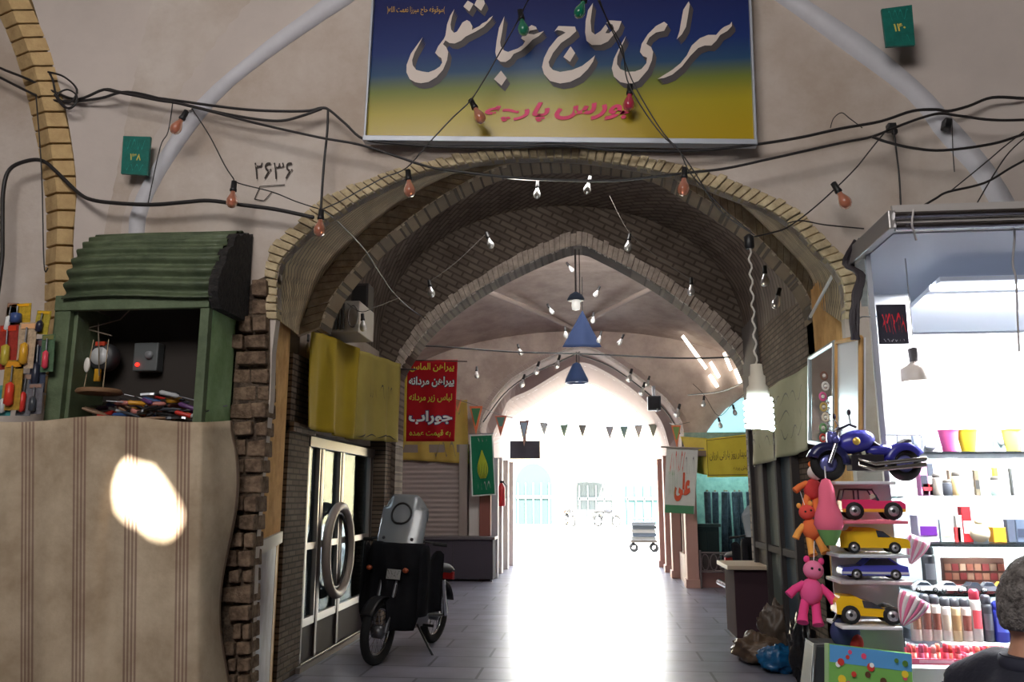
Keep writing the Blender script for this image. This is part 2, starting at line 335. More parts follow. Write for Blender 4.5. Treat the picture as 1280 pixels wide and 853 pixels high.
# rough bare brick jamb left of the arch, plaster broken away
RR=lambda y:338 if y<500 else (338-(y-500)*.098 if y<700 else 318.5-(y-700)*.02)
r=random.Random(5); jb=MB()
y=352
while y<1100:
    h=r.uniform(20,25); l=292+r.uniform(-9,8)+max(0,(430-y)*.28)+(-10 if y>640 else 0)*r.random(); rr=RR(y)
    xs=[l,l+(rr-l)*r.uniform(.4,.65),rr] if r.random()<.8 else [l,rr]
    for a,b in zip(xs,xs[1:]):
        o=r.uniform(.0,.06); p=[W(a+1,y+h-4,YF),W(b-1.5,y+h-4+r.uniform(-2,2),YF),W(b-1.5,y,YF),W(a+1,y+r.uniform(0,3),YF)]
        jb.add([q+Vector((0,-o-.01,0)) for q in p]+[q+Vector((0,.12,0)) for q in p],[(0,1,2,3),(7,6,5,4),(0,4,5,1),(1,5,6,2),(2,6,7,3),(3,7,4,0)])
    y+=h
jo=jb.build('trim_2',brickR,kind='structure',bevel=.012)
jm=MB(); edge=[(334,345),(318,352),(300,372),(296,420),(290,470),(284,540),(290,600),(280,680),(272,760),(270,853),(268,1100)]
L=[W(x,y,YF) for x,y in edge]; Rr=[W(RR(y),y,YF) for x,y in edge]
jm.loft([[p+Vector((0,-.004,0)) for p in L],[p+Vector((0,-.004,0)) for p in Rr]],False); jm.build('trim_3',mat('crumbled_mortar',(118,100,82),.95,c2=(60,48,40),vs=12,bump=1,bs=40),kind='structure')
# ribs of the crossing dome: pale plaster rib and the pendentive behind it, both sides
def pend(k,e0,e1,far,fy):
    a=resample(smooth(px(e0,YF-.02)),24); b=resample(smooth(px(e1,YF-.06)),24)
    o=MB().loft([[p+Vector((0,.05,0)) for p in a],a,b,[p+Vector((0,.08,0)) for p in b]]).build('trim_%d'%k,plaster_rib,kind='structure')
    c=resample(smooth([W(x,y,YF-fy) for x,y in far]),24)
    MB().loft([[p+Vector((0,.04,0)) for p in b],[p.lerp(q,.5)+Vector((0,.1,0)) for p,q in zip(b,c)],c]).build('trim_%d'%(k+1),plaster2,kind='structure')
pend(4,[(178,300),(182,265),(205,215),(265,131),(320,82),(400,26),(440,0),(560,-90),(640,-140)],[(160,300),(163,265),(187,213),(247,126),(320,62),(345,42),(402,0),(520,-95),(600,-150)],[(92,330),(92,290),(96,240),(90,180),(78,120),(58,60),(40,0),(0,-120),(-40,-200)],.1)
pend(6,[(1250,285),(1238,250),(1215,215),(1175,172),(1150,136),(1120,108),(1050,57),(972,0),(860,-70),(780,-120)],[(1285,285),(1268,250),(1240,205),(1202,160),(1182,138),(1165,118),(1130,86),(1080,46),(1010,0),(900,-75),(820,-130)],[(1420,285),(1400,230),(1390,180),(1385,130),(1370,80),(1360,40),(1350,0),(1340,-60),(1330,-100),(1320,-140),(1300,-200)],.25)
# yellow brick rib running up the left corner
e0=[(56,900),(55,400),(58,280),(50,200),(38,140),(22,78),(0,22),(-40,-60)]; e1=[(70,900),(68,400),(72,270),(66,200),(56,140),(40,75),(10,0),(-20,-70)]; e2=[(92,900),(90,330),(95,260),(92,200),(80,135),(62,62),(36,0),(5,-70)]
s=[resample(smooth(px(e,YY)),40) for e,YY in ((e0,4.86),(e1,4.74),(e2,4.80))]
rb=MB(); N=44; s=[resample(q,N*1+1) for q in s]
for i in range(N):
    for j in range(2):
        q=[s[j][i].lerp(s[j][i+1],.06),s[j][i].lerp(s[j][i+1],.94),s[j+1][i].lerp(s[j+1][i+1],.94),s[j+1][i].lerp(s[j+1][i+1],.06)]
        rb.add(q+[p+Vector((0,.12,0)) for p in q],[(3,2,1,0),(0,4,7,3),(1,2,6,5),(0,1,5,4),(2,3,7,6)])
rb.build('trim_8',mat('rib_brick',(204,174,126),.9,c2=(180,150,106),vs=7,bump=.4,bs=30,spec=.2),kind='structure',bevel=.004)
MB().loft([[p+Vector((0,.05,0)) for p in s[0]],[p+Vector((0,.06,0)) for p in s[2]]]).build('trim_9',C((196,180,150),.9),kind='structure')
# wooden reveals of the front arch
def reveal(k,xa,ya,xb,yb,za,zb,rail,sgn):
    a=Vector((xa,ya,0)); d=Vector((xb-xa,yb-ya,0)); nrm=Vector((-d.y,d.x,0)).normalized()*sgn
    mb=MB(); n=11
    for i in range(n):
        u0,u1=(i+.06)/n,(i+.94)/n
        def F(u,z,o): return a+d*u+nrm*o+Vector((0,0,z))
        zt=lambda u: za+(zb-za)*u
        if rail: zl=1.22
        else: zl=.9
        mb.add([F(u0,zl,.0),F((u0+u1)/2,zl,.022),F(u1,zl,0),F(u0,zt(u0),0),F((u0+u1)/2,zt((u0+u1)/2),.022),F(u1,zt(u1),0)],[(0,1,4,3),(1,2,5,4)])
    mb.build('trim_%d'%k,woodst,kind='structure')
    bk=MB(); bk.add([a-nrm*.01,a+d-nrm*.01,a+d-nrm*.01+Vector((0,0,zb)),a-nrm*.01+Vector((0,0,za))],[(0,1,2,3)]); bk.build('trim_%d'%(k+1),C((120,86,50),.7),kind='structure')
    if rail:
        q=MB(); F=lambda u,z,o: a+d*u+nrm*o+Vector((0,0,z))
        q.add([F(0,1.13,.0),F(1,1.13,0),F(1,1.22,0),F(0,1.22,0),F(0,1.13,.04),F(1,1.13,.04),F(1,1.22,.04),F(0,1.22,.04)],[(4,5,6,7),(0,1,5,4),(7,6,2,3),(1,2,6,5),(0,4,7,3)])
        q.build('trim_%d'%(k+2),C((190,182,172),.5),kind='structure')
        q=MB(); q.add([F(0,0,.012),F(.86,0,.012),F(.86,1.13,.012),F(0,1.13,.012)],[(0,1,2,3)]); q.build('trim_%d'%(k+3),mat('veined_stone',(196,192,196),.35,c2=(160,150,150),vs=5),kind='structure')
        q=MB(); q.add([F(.86,0,.014),F(1,0,.014),F(1,1.13,.014),F(.86,1.13,.014)],[(0,1,2,3)]); q.build('trim_%d'%(k+4),C((188,140,60),.5),kind='structure')
reveal(10,-2.1,4.98,-2.63,6.82,2.92,3.1,True,-1)
reveal(15,1.56,4.98,1.87,6.85,3.0,3.2,False,1)
bA=resample(smooth(px(A_in,YF+.3)),60); bB=resample(smooth(px(B_out,6.82)),60)
MB().loft([pA,[p+Vector((0,.07,0)) for p in pA],bB],True).build('trim_20',brickZ,kind='structure')
hb=[Vector((-2.63,6.8,0)),Vector((-2.63,6.8,3.0))]+resample(smooth(px(B_in,6.8)),50)+[Vector((1.87,6.8,3.0)),Vector((1.87,6.8,0))]
wall_with_arch('wall_rib',hb,6.8,7.1,brick('rib_face_brick',(150,132,108),(132,116,95),(88,78,66),.09,.3,.01,'XZ'),-8,8,6.2)
ring('trim_21',px(B_in,6.8),px([(a,b) for a,b in B_out],6.8),70,mat('rib_edge_brick',(196,178,150),.9,c2=(158,140,118),vs=9,bump=.4,bs=30,spec=.2),.02,8)
cC=arch(-2.63,1.87,3.2,4.78,7.1,60,1,.85); cD=arch(-2.63,1.87,3.3,5.15,9.9,60,1,.85)
MB().loft([cC,arch(-2.63,1.87,3.3,5.15,8.4,60,1,.85),cD]).build('ceiling_vault',brickV,kind='structure')
MB().box(-2.83,-2.63,7.1,9.9,2.1,3.45).build('wall_left',plaster,kind='structure')
MB().box(-2.8,-2.58,6.82,7.34,0,2.75).box(-2.82,-2.54,6.82,7.40,2.06,2.14).build('trim_22',brickP,kind='structure')
MB().box(-2.75,-2.44,9.62,9.92,0,2.2).build('trim_23',brickP,kind='structure')
MB().box(1.87,2.07,6.85,9.15,0,3.45).box(2.4,2.6,9.1,9.95,0,3.45).box(1.9,2.6,9.1,9.15,0,3.4).build('wall_right',brickP,kind='structure')
MB().box(1.84,2.6,9.1,9.95,2.2,3.5).build('trim_24',C((96,90,86),.8),kind='structure')
p2=resample(smooth(px(A2_in,9.9)),60)
wall_with_arch('wall_middle',down(p2),9.9,10.3,brickVW,-8,8,6.2)
ring('trim_25',px(A2_in,9.9),px(A2_out,9.9),80,mat('pointed_arch_brick',(206,192,180),.9,c2=(164,150,140),vs=9,bump=.3,bs=30,spec=.2),.03,4,gap=.06)
# second bay
MB().box(-4.6,-4.3,10.3,15.8,0,6).build('wall_bay_left',vplaster,kind='structure')
MB().box(3.7,4.0,10.3,15.8,0,6).build('wall_bay_right',vplaster,kind='structure')
v1=arch(-4.35,3.75,2.7,5.05,10.3,60,1,.8); v2=arch(-4.35,3.75,2.7,4.72,15.8,60,1,.8)
MB().loft([v1,arch(-4.35,3.75,2.75,5.1,13,60,1,.8),v2]).build('ceiling_bay',vplaster,kind='structure')
def vpt(u,t,e=.03):   # point on the second bay's vault
    i=u*59; a=int(min(i,58)); f=i-a; q=[v1[a].lerp(v1[a+1],f),v2[a].lerp(v2[a+1],f)]; p=q[0].lerp(q[1],t); c=Vector((-.3,p.y,2.5)); return p+(c-p).normalized()*e
for k,(ua,ub) in enumerate(((.1,.5),(.9,.5),(.1,.32),(.9,.68),(.3,.5),(.7,.5))):
    pts=[vpt(ua+(ub-ua)*i/14,(.98-.95*i/14) if k<4 else (.02+.95*i/14),.0) for i in range(15)]
    MB().tube(pts,.045,6).build('trim_%d'%(26+k),C((176,160,150),.9),kind='structure')
p3=resample(smooth(px(A3,15.8)),50)
side=lambda s: None
wall_with_arch('wall_far',down(p3),15.8,16.1,vplaster,-8,8,6.2)
p3b=resample(smooth(px(A3b,17.5)),50); p4=resample(smooth(px(A4,19.5)),50)
dp=down
st=C((128,106,98),.9)
MB().loft([dp(p3),[p+Vector((0,.9,0)) for p in dp(p3)],[p+Vector((0,-.5,0)) for p in dp(p3b)],dp(p3b),[p+Vector((0,-.4,0)) for p in dp(p4)],dp(p4)],False).build('ceiling_passage',st,kind='structure')
ring('trim_33',px(A3,15.8),[p+(p-Vector((-.2,15.8,2.5))).normalized()*.1 for p in px(A3,15.8)],60,C((170,152,144),.9),.03,9,gap=.05)
ring('trim_34',px(A3b,17.5),[p+(p-Vector((-.2,17.5,2.5))).normalized()*.08 for p in px(A3b,17.5)],60,C((170,154,146),.9),.05,9,gap=.05)
wall_with_arch('wall_entrance',down(p4),19.5,19.6,st,-8,8,6.4)
# courtyard
MB().box(-30,30,19.6,60,-.12,-.02).build('floor_courtyard',mat('sunlit_paving',(205,205,200),.8,var=.1),kind='structure')
# ------------------------------------------------------------------ shop sign
def AT(p): m=MB(); m.M=Matrix.Translation(-Vector(p)); return m
YS=4.80
s0=W(700,178,YS); sign=thing('shop_sign','large blue and yellow painted shop sign with white calligraphy above the arch','sign',s0)
signm=ramp_mat('sign_print','Z',[(0,(172,146,30)),(.20,(164,148,36)),(.36,(106,116,50)),(.48,(40,72,104)),(.64,(28,48,104)),(1,(30,36,84))],.05,1.02,.22)
cor=[W(457,171,YS),W(943,176,YS),W(934,-45,YS),W(470,-45,YS)]
AT(s0).add(cor+[p+Vector((0,.03,0)) for p in cor],[(0,1,2,3),(7,6,5,4),(0,4,5,1),(1,5,6,2),(2,6,7,3),(3,7,4,0)]).build('panel',signm,sign)
fr=AT(s0)
def bar(mb,a,b,wd,dp):
    a=Vector(a);b=Vector(b);d=(b-a).normalized();n=d.cross(Vector((0,1,0))).normalized()*wd/2; y=Vector((0,dp/2,0))
    q=[a-n-y,a+n-y,b+n-y,b-n-y]; mb.add(q+[p+2*y for p in q],[(0,1,2,3),(7,6,5,4),(0,4,5,1),(1,5,6,2),(2,6,7,3),(3,7,4,0)])
bar(fr,W(455,175,YS),W(946,180,YS),.035,.07); bar(fr,W(457,175,YS),W(470,-45,YS),.014,.06); bar(fr,W(944,180,YS),W(935,-45,YS),.014,.06)
fr.build('frame',C((168,172,180),.45,.3),sign,bevel=.003)
zs=260/1280
ZA=lambda p:[(440+x*zs,y*zs) for x,y in p]; ZB=lambda p:[(690+x*zs,y*zs) for x,y in p]; Z4=lambda p:[(640+x/4,y/4) for x,y in p]
glyphs=[ZA([(437,226),(405,270),(362,330),(336,400),(335,445),(355,487),(390,507),(425,513),(470,505),(520,475),(560,430),(585,370),(592,320),(580,290),(560,272),(575,248),(600,265),(632,268),(672,250),(700,225),(760,195),(810,165),(850,125),(868,97),(845,112),(830,130),(800,145),(785,160),(760,172),(738,184),(740,160),(725,133),(707,123),(680,138),(660,172),(645,195),(628,202),(610,182),(606,150),(615,105),(630,55),(605,95),(585,150),(575,218),(565,240),(530,285),(512,325),(530,345),(550,358),(555,385),(540,410),(510,430),(470,445),(430,440),(395,430),(373,400),(370,370),(385,325),(412,275)]),
 ZA([(685,40),(712,3),(748,24),(722,70)]),ZA([(752,30),(768,-2),(812,0),(818,22),(795,66)]),
 ZA([(938,100),(905,170),(890,250),(882,320),(890,360),(915,380),(945,382),(975,362),(995,332),(1040,312),(1078,280),(1110,245),(1150,222),(1182,190),(1120,212),(1085,208),(1092,190),(1138,180),(1132,165),(1105,154),(1075,175),(1040,236),(1066,253),(1050,278),(1020,298),(985,310),(960,320),(935,310),(915,285),(912,260),(925,190)]),
 ZA([(917,435),(952,480),(920,528),(873,487)]),
 Z4([(210,160),(232,130),(315,133),(321,156),(290,185),(245,215),(205,265),(183,310),(188,332),(205,350),(240,360),(300,350),(350,330),(385,303),(415,277),(405,308),(380,345),(340,385),(290,410),(240,418),(190,405),(160,370),(150,335),(160,290),(185,240),(228,187),(268,163),(252,155),(225,150)]),
 Z4([(293,232),(316,265),(290,309),(257,285)]),
 ZB([(252,18),(222,62),(207,130),(204,200),(212,250),(245,277),(300,276),(345,255),(378,215),(410,180),(428,130),(352,125),(332,142),(372,150),(382,175),(352,205),(328,204),(345,175),(330,150),(300,190),(265,213),(243,195),(237,130)]),
 ZB([(455,220),(420,280),(382,360),(368,420),(380,470),(420,505),(480,518),(530,500),(590,430),(615,370),(622,320),(610,290),(580,270),(600,230),(640,200),(690,190),(711,150),(690,134),(640,160),(590,210),(552,270),(541,320),(560,345),(585,355),(580,390),(550,425),(510,440),(460,442),(420,425),(400,395),(402,350),(420,300),(445,250)]),
 ZB([(841,8),(808,60),(795,130),(785,190),(768,242),(800,210),(825,165),(838,90),(848,25)]),
 ZB([(1107,133),(1095,150),(1060,165),(1040,180),(1010,215),(960,215),(910,235),(860,280),(830,340),(790,390),(740,430),(648,487),(690,480),(740,460),(800,410),(850,345),(900,295),(940,280),(980,281),(1012,250),(1035,215),(1080,190),(1107,160)])]
def SG(o): return lambda u,v,t: W(u,v,YS-o+.004*t)
a=AT(s0); b=AT(s0)
for g in glyphs:
    a.prism(g,SG(.012)); 
    cx=sum(p[0] for p in g)/len(g)
    for k in (1,2,3,4): b.prism([(x+1.1*k,y+1.75*k) for x,y in g],SG(.003+.0012*(4-k)))
a.build('white_lettering',C((206,192,182),.5),sign,label='white calligraphic lettering'); b.build('letter_shadow',C((58,50,52),.5),sign,label='dark drop shadow of the letters')
SF=lambda o:(lambda u,v:W(u,v,YS-o))
a=AT(s0); letter(a,'بورس',SF(.006),693,791,150,128,.03,.35); letter(a,'پارچه',SF(.006),606,687,152,128,.03,.35); a.build('pink_lettering',C((214,30,92),.5),sign,label='magenta lettering on the yellow band')
a=AT(s0); letter(a,'(موقوفه حاج میرزا نعمت الله)',SF(.006),484,556,19,8,.0); a.build('small_lettering',C((190,150,50),.5),sign,label='tiny gold lettering')
# ------------------------------------------------------------------ green number plates, painted number
def plate(q,txt,label):
    b0=W(sum(p[0] for p in q)/4,q[0][1],YF-.06-(.15 if q[0][0]>999 else .04)); t=thing('number_plate',label,'plate',b0); m=AT(b0)
    c=[W(x,y,YF-.08-(.15 if q[0][0]>999 else .04)) for x,y in q]; m.add(c+[p+Vector((0,.02,0)) for p in c],[(0,1,2,3),(7,6,5,4),(0,4,5,1),(1,5,6,2),(2,6,7,3),(3,7,4,0)]).build('plate',mat('plate_green',(18,112,100),.45,var=.3,vs=20),t)
    F=lambda u,v:c[0].lerp(c[1],u).lerp(c[3].lerp(c[2],u),v)+Vector((0,-.004,0))
    m=AT(b0); letter(m,txt,F,.32,.72,.36,.56,.02); m.build('number',C((214,196,90),.5),t)
    m=AT(b0); r=random.Random(len(label)); scribble(m,F,.15,.85,.66,.9,4,r,.03); scribble(m,F,.15,.85,.1,.25,4,r,.02); m.build('ornament',C((30,140,128),.5),t)
plate([(151,217),(184,219),(188,171),(154,170)],'۱۳۸','small green metal plate with a yellow number on the left wall')
plate([(1108,58),(1144,56),(1140,6),(1102,11)],'۱۴۰','small green metal plate with a yellow number high on the right wall')
m=MB(); F=lambda u,v:W(u,v,YF-.012); letter(m,'۲۶۳۶',F,318,366,224,203,-.005)
for a,b in (((318,249),(325,233)),((325,233),(356,231)),((318,249),(330,251)),((330,251),(340,240))):
    m.tube([W(a[0],a[1],YF-.012),W(b[0],b[1],YF-.012)],.003,4)
tag(m.build('painted_number',C((58,48,44),.8)),'handwritten black number painted on the plaster left of the arch','writing')
# ------------------------------------------------------------------ cables on the wall
def cable(pts,r,label,Y=4.78,c=None,name='cable',cat='cable'):
    p=[W(q[0],q[1],q[2] if len(q)>2 else Y) for q in pts]
    return tag(MB().tube(smooth(p,5),r,6).build(name,c or C((34,30,30),.5)),label,cat)
cable([(-20,72),(0,85),(35,99),(70,116),(98,124),(130,112),(150,115),(185,121),(230,127),(265,132),(320,138),(380,139),(402,135),(412,138),(432,155),(455,174),(500,180),(560,184),(640,184),(695,181),(760,187),(840,189),(900,186),(950,180),(1000,172),(1050,161),(1100,152),(1140,139),(1170,137),(1185,139),(1210,133),(1240,122),(1280,123),(1330,124)],.009,'long black cable running along the whole wall just under the blue sign')
cable([(-20,88),(0,97),(50,121),(85,127),(125,123),(160,115),(215,127),(270,140),(320,149),(352,151),(377,145),(402,136)],.009,'black cable sagging between the brick rib and the hook above the hanging bulbs')
cable([(60,90),(80,96),(96,112),(88,128),(72,122),(66,100),(62,92)],.007,'loop of black cable tangled on the brick rib',4.72)
cable([(68,118),(80,134),(92,132),(96,120),(84,112),(72,120),(86,136),(98,126)],.006,'small knot of black wire on the left brick rib',4.7)
cable([(130,112),(165,119),(200,126),(230,131),(320,154),(400,172),(450,181),(500,197),(530,207),(560,213),(640,222),(700,225),(760,226),(819,221),(860,216),(905,211),(961,199),(1010,188),(1055,178),(1090,171),(1120,159),(1150,148),(1175,142),(1200,145),(1240,150),(1280,150),(1330,148)],.008,'black cable crossing in front of the top of the arch',4.70)
cable([(-10,420),(2,330),(3,290),(4,240),(12,212),(35,201),(55,202),(75,219),(98,241),(115,250),(145,254),(190,256),(230,253),(262,251),(300,256),(345,262),(392,272)],.013,'thick black cable drooping above the green shutter box',4.74)
cable([(410,138),(409,165),(405,205),(401,262)],.008,'short black cable dropping straight down to the bulb at the arch shoulder',4.76)
cable([(1090,171),(1110,178),(1140,185),(1180,188),(1240,180),(1280,168),(1330,155)],.008,'black cable looping down under the cables at the right wall',4.68)
cable([(1153,258),(1170,248),(1185,240),(1230,229),(1265,209),(1300,190)],.007,'dark cable rising right from behind the booth roof',4.6)
cable([(1187,240),(1230,205),(1262,178),(1300,150)],.004,'thin wire rising right above the booth roof',4.62)
cable([(1218,260),(1240,222),(1262,190),(1290,165)],.004,'second thin wire above the booth roof, nearer the frame edge',4.64)
cable([(1117,160),(1120,185),(1124,220),(1126,256)],.005,'thin cable hanging from the dark box down to the booth corner',4.76)
cable([(1190,150),(1191,185),(1193,215)],.003,'thin wire hanging below the dark wall socket on the right',4.76)
cable([(1038,160),(1042,148),(1052,141),(1062,148),(1078,160)],.003,'thin wire looped on a nail right of the sign',4.8)
cable([(45,120),(52,215),(55,330),(60,335)],.004,'thin vertical wire beside the brick rib on the left wall',4.7)
cable([(216,128),(210,165),(200,185),(185,255)],.0035,'slack thin wire beside the pale rib left of the bulbs',4.8)
# festoon wires
cable([(240,136),(262,170),(280,205),(291,222),(298,229),(340,240),(370,252),(398,261)],.004,'festoon wire from the left cable bundle to the arch shoulder',4.68,name='festoon_wire',cat='wire')
cable([(402,262),(425,252),(450,238),(480,222),(508,210),(535,180),(565,148),(587,127),(605,100),(625,65),(645,30),(665,-10,4.4),(690,-60,4)],.004,'festoon wire crossing the left half of the blue sign',4.62,name='festoon_wire',cat='wire')
cable([(402,262,4.7),(420,275,5),(445,300,5.8),(460,318,6.6),(475,342,7.4),(492,366,8.2),(512,385,9.2),(532,399,9.85)],.006,'twisted wire drooping from the arch shoulder to the second pointed arch',name='festoon_wire',cat='wire')
for k,o in enumerate((0,6)):
    cable([(735-o,-40,4),(757,20,4.3),(775+o/2,60,4.5),(790-o,100),(812-o,140),(832-o/2,170),(850,190),(864+o,218),(905-o,262),(943,294,4.55)],.0038,('upper','lower')[k]+' of the two thin wires crossing the right half of the sign',4.62,name='festoon_wire',cat='wire')
cable([(1112,158),(1090,185),(1070,210),(1045,235),(1015,262),(985,284),(965,291,4.6),(943,296,4.55)],.0045,'festoon wire from the dark box to the arch right of the sign',4.68,name='festoon_wire',cat='wire')
cable([(985,279),(1002,276),(1030,281),(1080,286)],.004,'wire joining the festoon to the booth roof corner',4.6,name='festoon_wire',cat='wire')
m=MB(); p0=W(1114,160,4.8); m.M=Matrix.Translation(p0); m.cbox((0,0,0),.05,.05,.05).cbox((.01,-.02,-.035),.03,.03,.03); tag(m.build('junction_box',black,bevel=.006),'dark junction box where cables cross on the right wall','box')
m=MB(); m.M=Matrix.Translation(W(1183,156,4.82))@Euler((0,.25,0)).to_matrix().to_4x4(); m.cbox((0,0,0),.045,.06,.065); tag(m.build('wall_socket',black,bevel=.008),'black socket on the right wall below the cables','socket')
# ------------------------------------------------------------------ bulbs
red_glass=mat('orange_bulb_glass',(226,142,112),.12,trans=.6); clear_glass=mat('clear_bulb_glass',(225,225,225),.08,trans=.55); green_glass=mat('green_bulb_glass',(20,120,90),.1,trans=.3); rose_glass=mat('rose_bulb_glass',(190,50,80),.1,trans=.3)
def mkbulb(g,label,sock=black):
    t=thing('light_bulb',label,'bulb')
    MB().lathe([(.006,0),(.017,-.004),(.018,-.05),(.021,-.055),(.021,-.07),(.016,-.072)],12).build('socket',sock,t)
    MB().lathe([(.0145,-.068),(.016,-.085),(.026,-.105),(.034,-.125),(.036,-.142),(.031,-.162),(.018,-.176),(.0005,-.18)],14).build('glass_bulb',g,t)
    return t
bulb0={}
def bulb(kind,x,y,Y,label,rot=(0,0,0),sc_=1,grp=None):
    g={'r':red_glass,'c':clear_glass,'g':green_glass,'p':rose_glass}[kind]
    if kind not in bulb0: o=bulb0[kind]=mkbulb(g,label); o.location=W(x,y,Y); o.rotation_euler=rot; o.scale=(sc_,)*3
    else: o=dup(bulb0[kind],W(x,y,Y),rot,label); o.scale=(sc_,)*3
    if grp: o['group']=grp
    return o
FG='coloured festoon bulbs'
for x,y,rot,lab in ((234,138,(0,.5,0),'orange bulb under the cables above the left green plate'),(293,226,(0,.05,0),'orange bulb hanging beside the painted number'),(402,261,(0,.05,0),'orange bulb hanging on the left shoulder of the arch'),(510,212,(0,-.1,0),'orange bulb hanging below the left corner of the sign'),(588,124,(0,-.45,0),'orange bulb dangling in front of the yellow band of the sign'),(856,209,(0,.1,0),'orange bulb hanging on the arch right of the sign centre'),(1041,228,(0,-.45,0),'pale orange bulb on the plaster left of the booth roof')):
    bulb('r',x,y,4.66,lab,rot,1,FG)
bulb('p',788,105,4.7,'rose bulb hanging in front of the dot of the magenta lettering',(0,.1,0),1,FG)
bulb('g',650,12,4.62,'green bulb in front of the letters at the top middle of the sign',(0,-.15,0),1,FG)
bulb('g',734,-10,4.5,'green bulb at the top edge of the sign, right of the other green one',(0,.35,0),1,FG)
# ------------------------------------------------------------------ green kiosk with rolled shutter
YK=4.50
xa=W(62,450,YK).x; xb=W(257,450,YK).x; z0=W(160,527,YK).z; z1=W(160,378,YK).z; zt=W(180,290,4.72).z
k0=Vector(((xa+xb)/2,YK+.2,z0)); ki=thing('shutter_kiosk','old green metal kiosk box with rolled corrugated shutter on the left wall','kiosk',k0)
def hood(u,v):
    t=v*math.pi/2; n=9; d=.022*math.cos(v*n*2*math.pi)
    y=4.88-(.40+d)*math.sin(t); z=z1+.02+(zt-z1)*(math.cos(t))*(1+d*.4)
    return Vector((xa+.06+(xb-xa+.02-.05)*u,y,z+.012*math.sin(u*5)*v))
rust=mat('corrugated_green',(98,110,82),.55,.1,c2=(68,80,58),vs=6,bump=.2)
m=AT(k0); m.grid(8,90,hood); m.build('rolled_shutter',rust,ki,solid=.006)
m=AT(k0); r=random.Random(2)
for xe,nm in ((xb+.03,'r'),):
    ps=[]
    for i in range(22):
        t=i/21*math.pi/2; ps.append((4.88-(.42+r.uniform(-.02,.03))*math.sin(t),z1+.0+(zt-z1+r.uniform(-.02,.02))*math.cos(t)))
    ps=ps+[(4.5,z1-.05),(4.88,z1-.05)]
    m.prism(ps,lambda u,v,t:Vector((xe+(.06 if nm=='r' else .02)*(t-.3),u,v)))
m.build('end_cap',mat('sooty_metal',(42,38,36),.9,c2=(24,22,22),vs=25,bump=1,bs=40),ki)
m=AT(k0); m.box(xa,xb,YK-.01,YK+.03,z1-.045,z1+.05); m.build('header',green_paint,ki,bevel=.006)
m=AT(k0); m.box(xa,xa+.10,YK,4.9,z0-.05,z1).box(xa+.10,xa+.125,YK+.04,4.9,z0,z1); m.build('left_jamb',green_paint,ki,bevel=.004)
m=AT(k0); m.box(xb-.055,xb,YK,YK+.05,z0-.03,z1).box(xb-.075,xb-.06,YK+.05,YK+.08,z0,z1); m.build('right_jamb',green_paint,ki,bevel=.004)
m=AT(k0); m.box(xb-.02,xb,YK+.05,4.9,z0-.1,z1+.02); m.build('side_panel',mat('flaking_lit_green',(160,190,140),.6,c2=(116,148,100),vs=4,bump=.3),ki)  # flaking paint, its green also lightened for the light on this side
m=AT(k0); m.box(xa,xb,4.87,4.895,z0-.1,zt); m.build('back_panel',C((52,46,42),.9),ki)
m=AT(k0); m.box(xa,xb,YK-.02,4.9,z0-.08,z0-.04); m.build('shelf',C((110,84,60),.8),ki)
m=AT(k0)
for pts in ([(82,392),(92,430),(96,470)],[(112,410),(150,400),(170,380)],[(102,412),(103,490)],[(123,404),(124,470)],[(103,410),(140,420)]): m.tube([W(x,y,4.66) for x,y in pts],.004,5)
m.build('inner_wire',C((120,108,92),.7),ki)
e=thing('electric_meter','round electric meter with white dial inside the green kiosk','meter',W(125,466,4.72))
m=MB(); m.M=T(0,.05,.1,R(90)); m.lathe([(.085,-.02),(.09,0),(.09,.05),(.075,.07),(.0,.07)][::1],20); m.build('case',C((54,54,56),.5),e)
m=MB(); m.M=T(0,-.022,.1,R(90)); m.lathe([(.056,0),(.056,.006),(.0,.007)],20); m.build('dial',C((205,205,205),.4),e)
MB().box(-.03,.03,-.03,.0,.165,.19).build('red_seal',C((190,60,30),.5),e); MB().box(-.018,.018,-.035,-.01,-.06,.02).build('yellow_tag',C((216,160,30),.5),e,bevel=.006)
e=thing('switch_box','grey switch box with a small red pilot lamp inside the kiosk','box',W(180,464,4.78))
MB().box(-.08,.08,0,.08,0,.18).build('case',C((88,92,92),.5),e,bevel=.008)
m=MB(); m.ball((-.045,-.005,.04),.012); m.build('pilot_lamp',mat('pilot_red',(255,40,30),.4,emit=(255,30,20),es=6),e); m=MB(); m.M=T(.03,0,.1,R(90)); m.lathe([(.025,0),(.022,.025),(.0,.025)],12); m.build('rotary_knob',C((130,132,134),.4),e)
e=thing('hanging_board','round wooden board hung on cords at the kiosk opening','board',W(124,490,4.56))
m=MB(); m.M=T(0,0,0); m.lathe([(.125,-.012),(.13,0),(.12,.014),(.0,.016)],20); o=m.build('board',C((128,96,66),.7),e); m=MB()
for x in (-.1,.02): m.tube([(x,0,.01),(x*.8,.02,.32)],.003,5)
m.build('cord',C((170,150,120),.8),e); MB().ball((-.08,-.02,.16),.02,.01,.045).build('white_tag',C((220,215,205),.5),e)
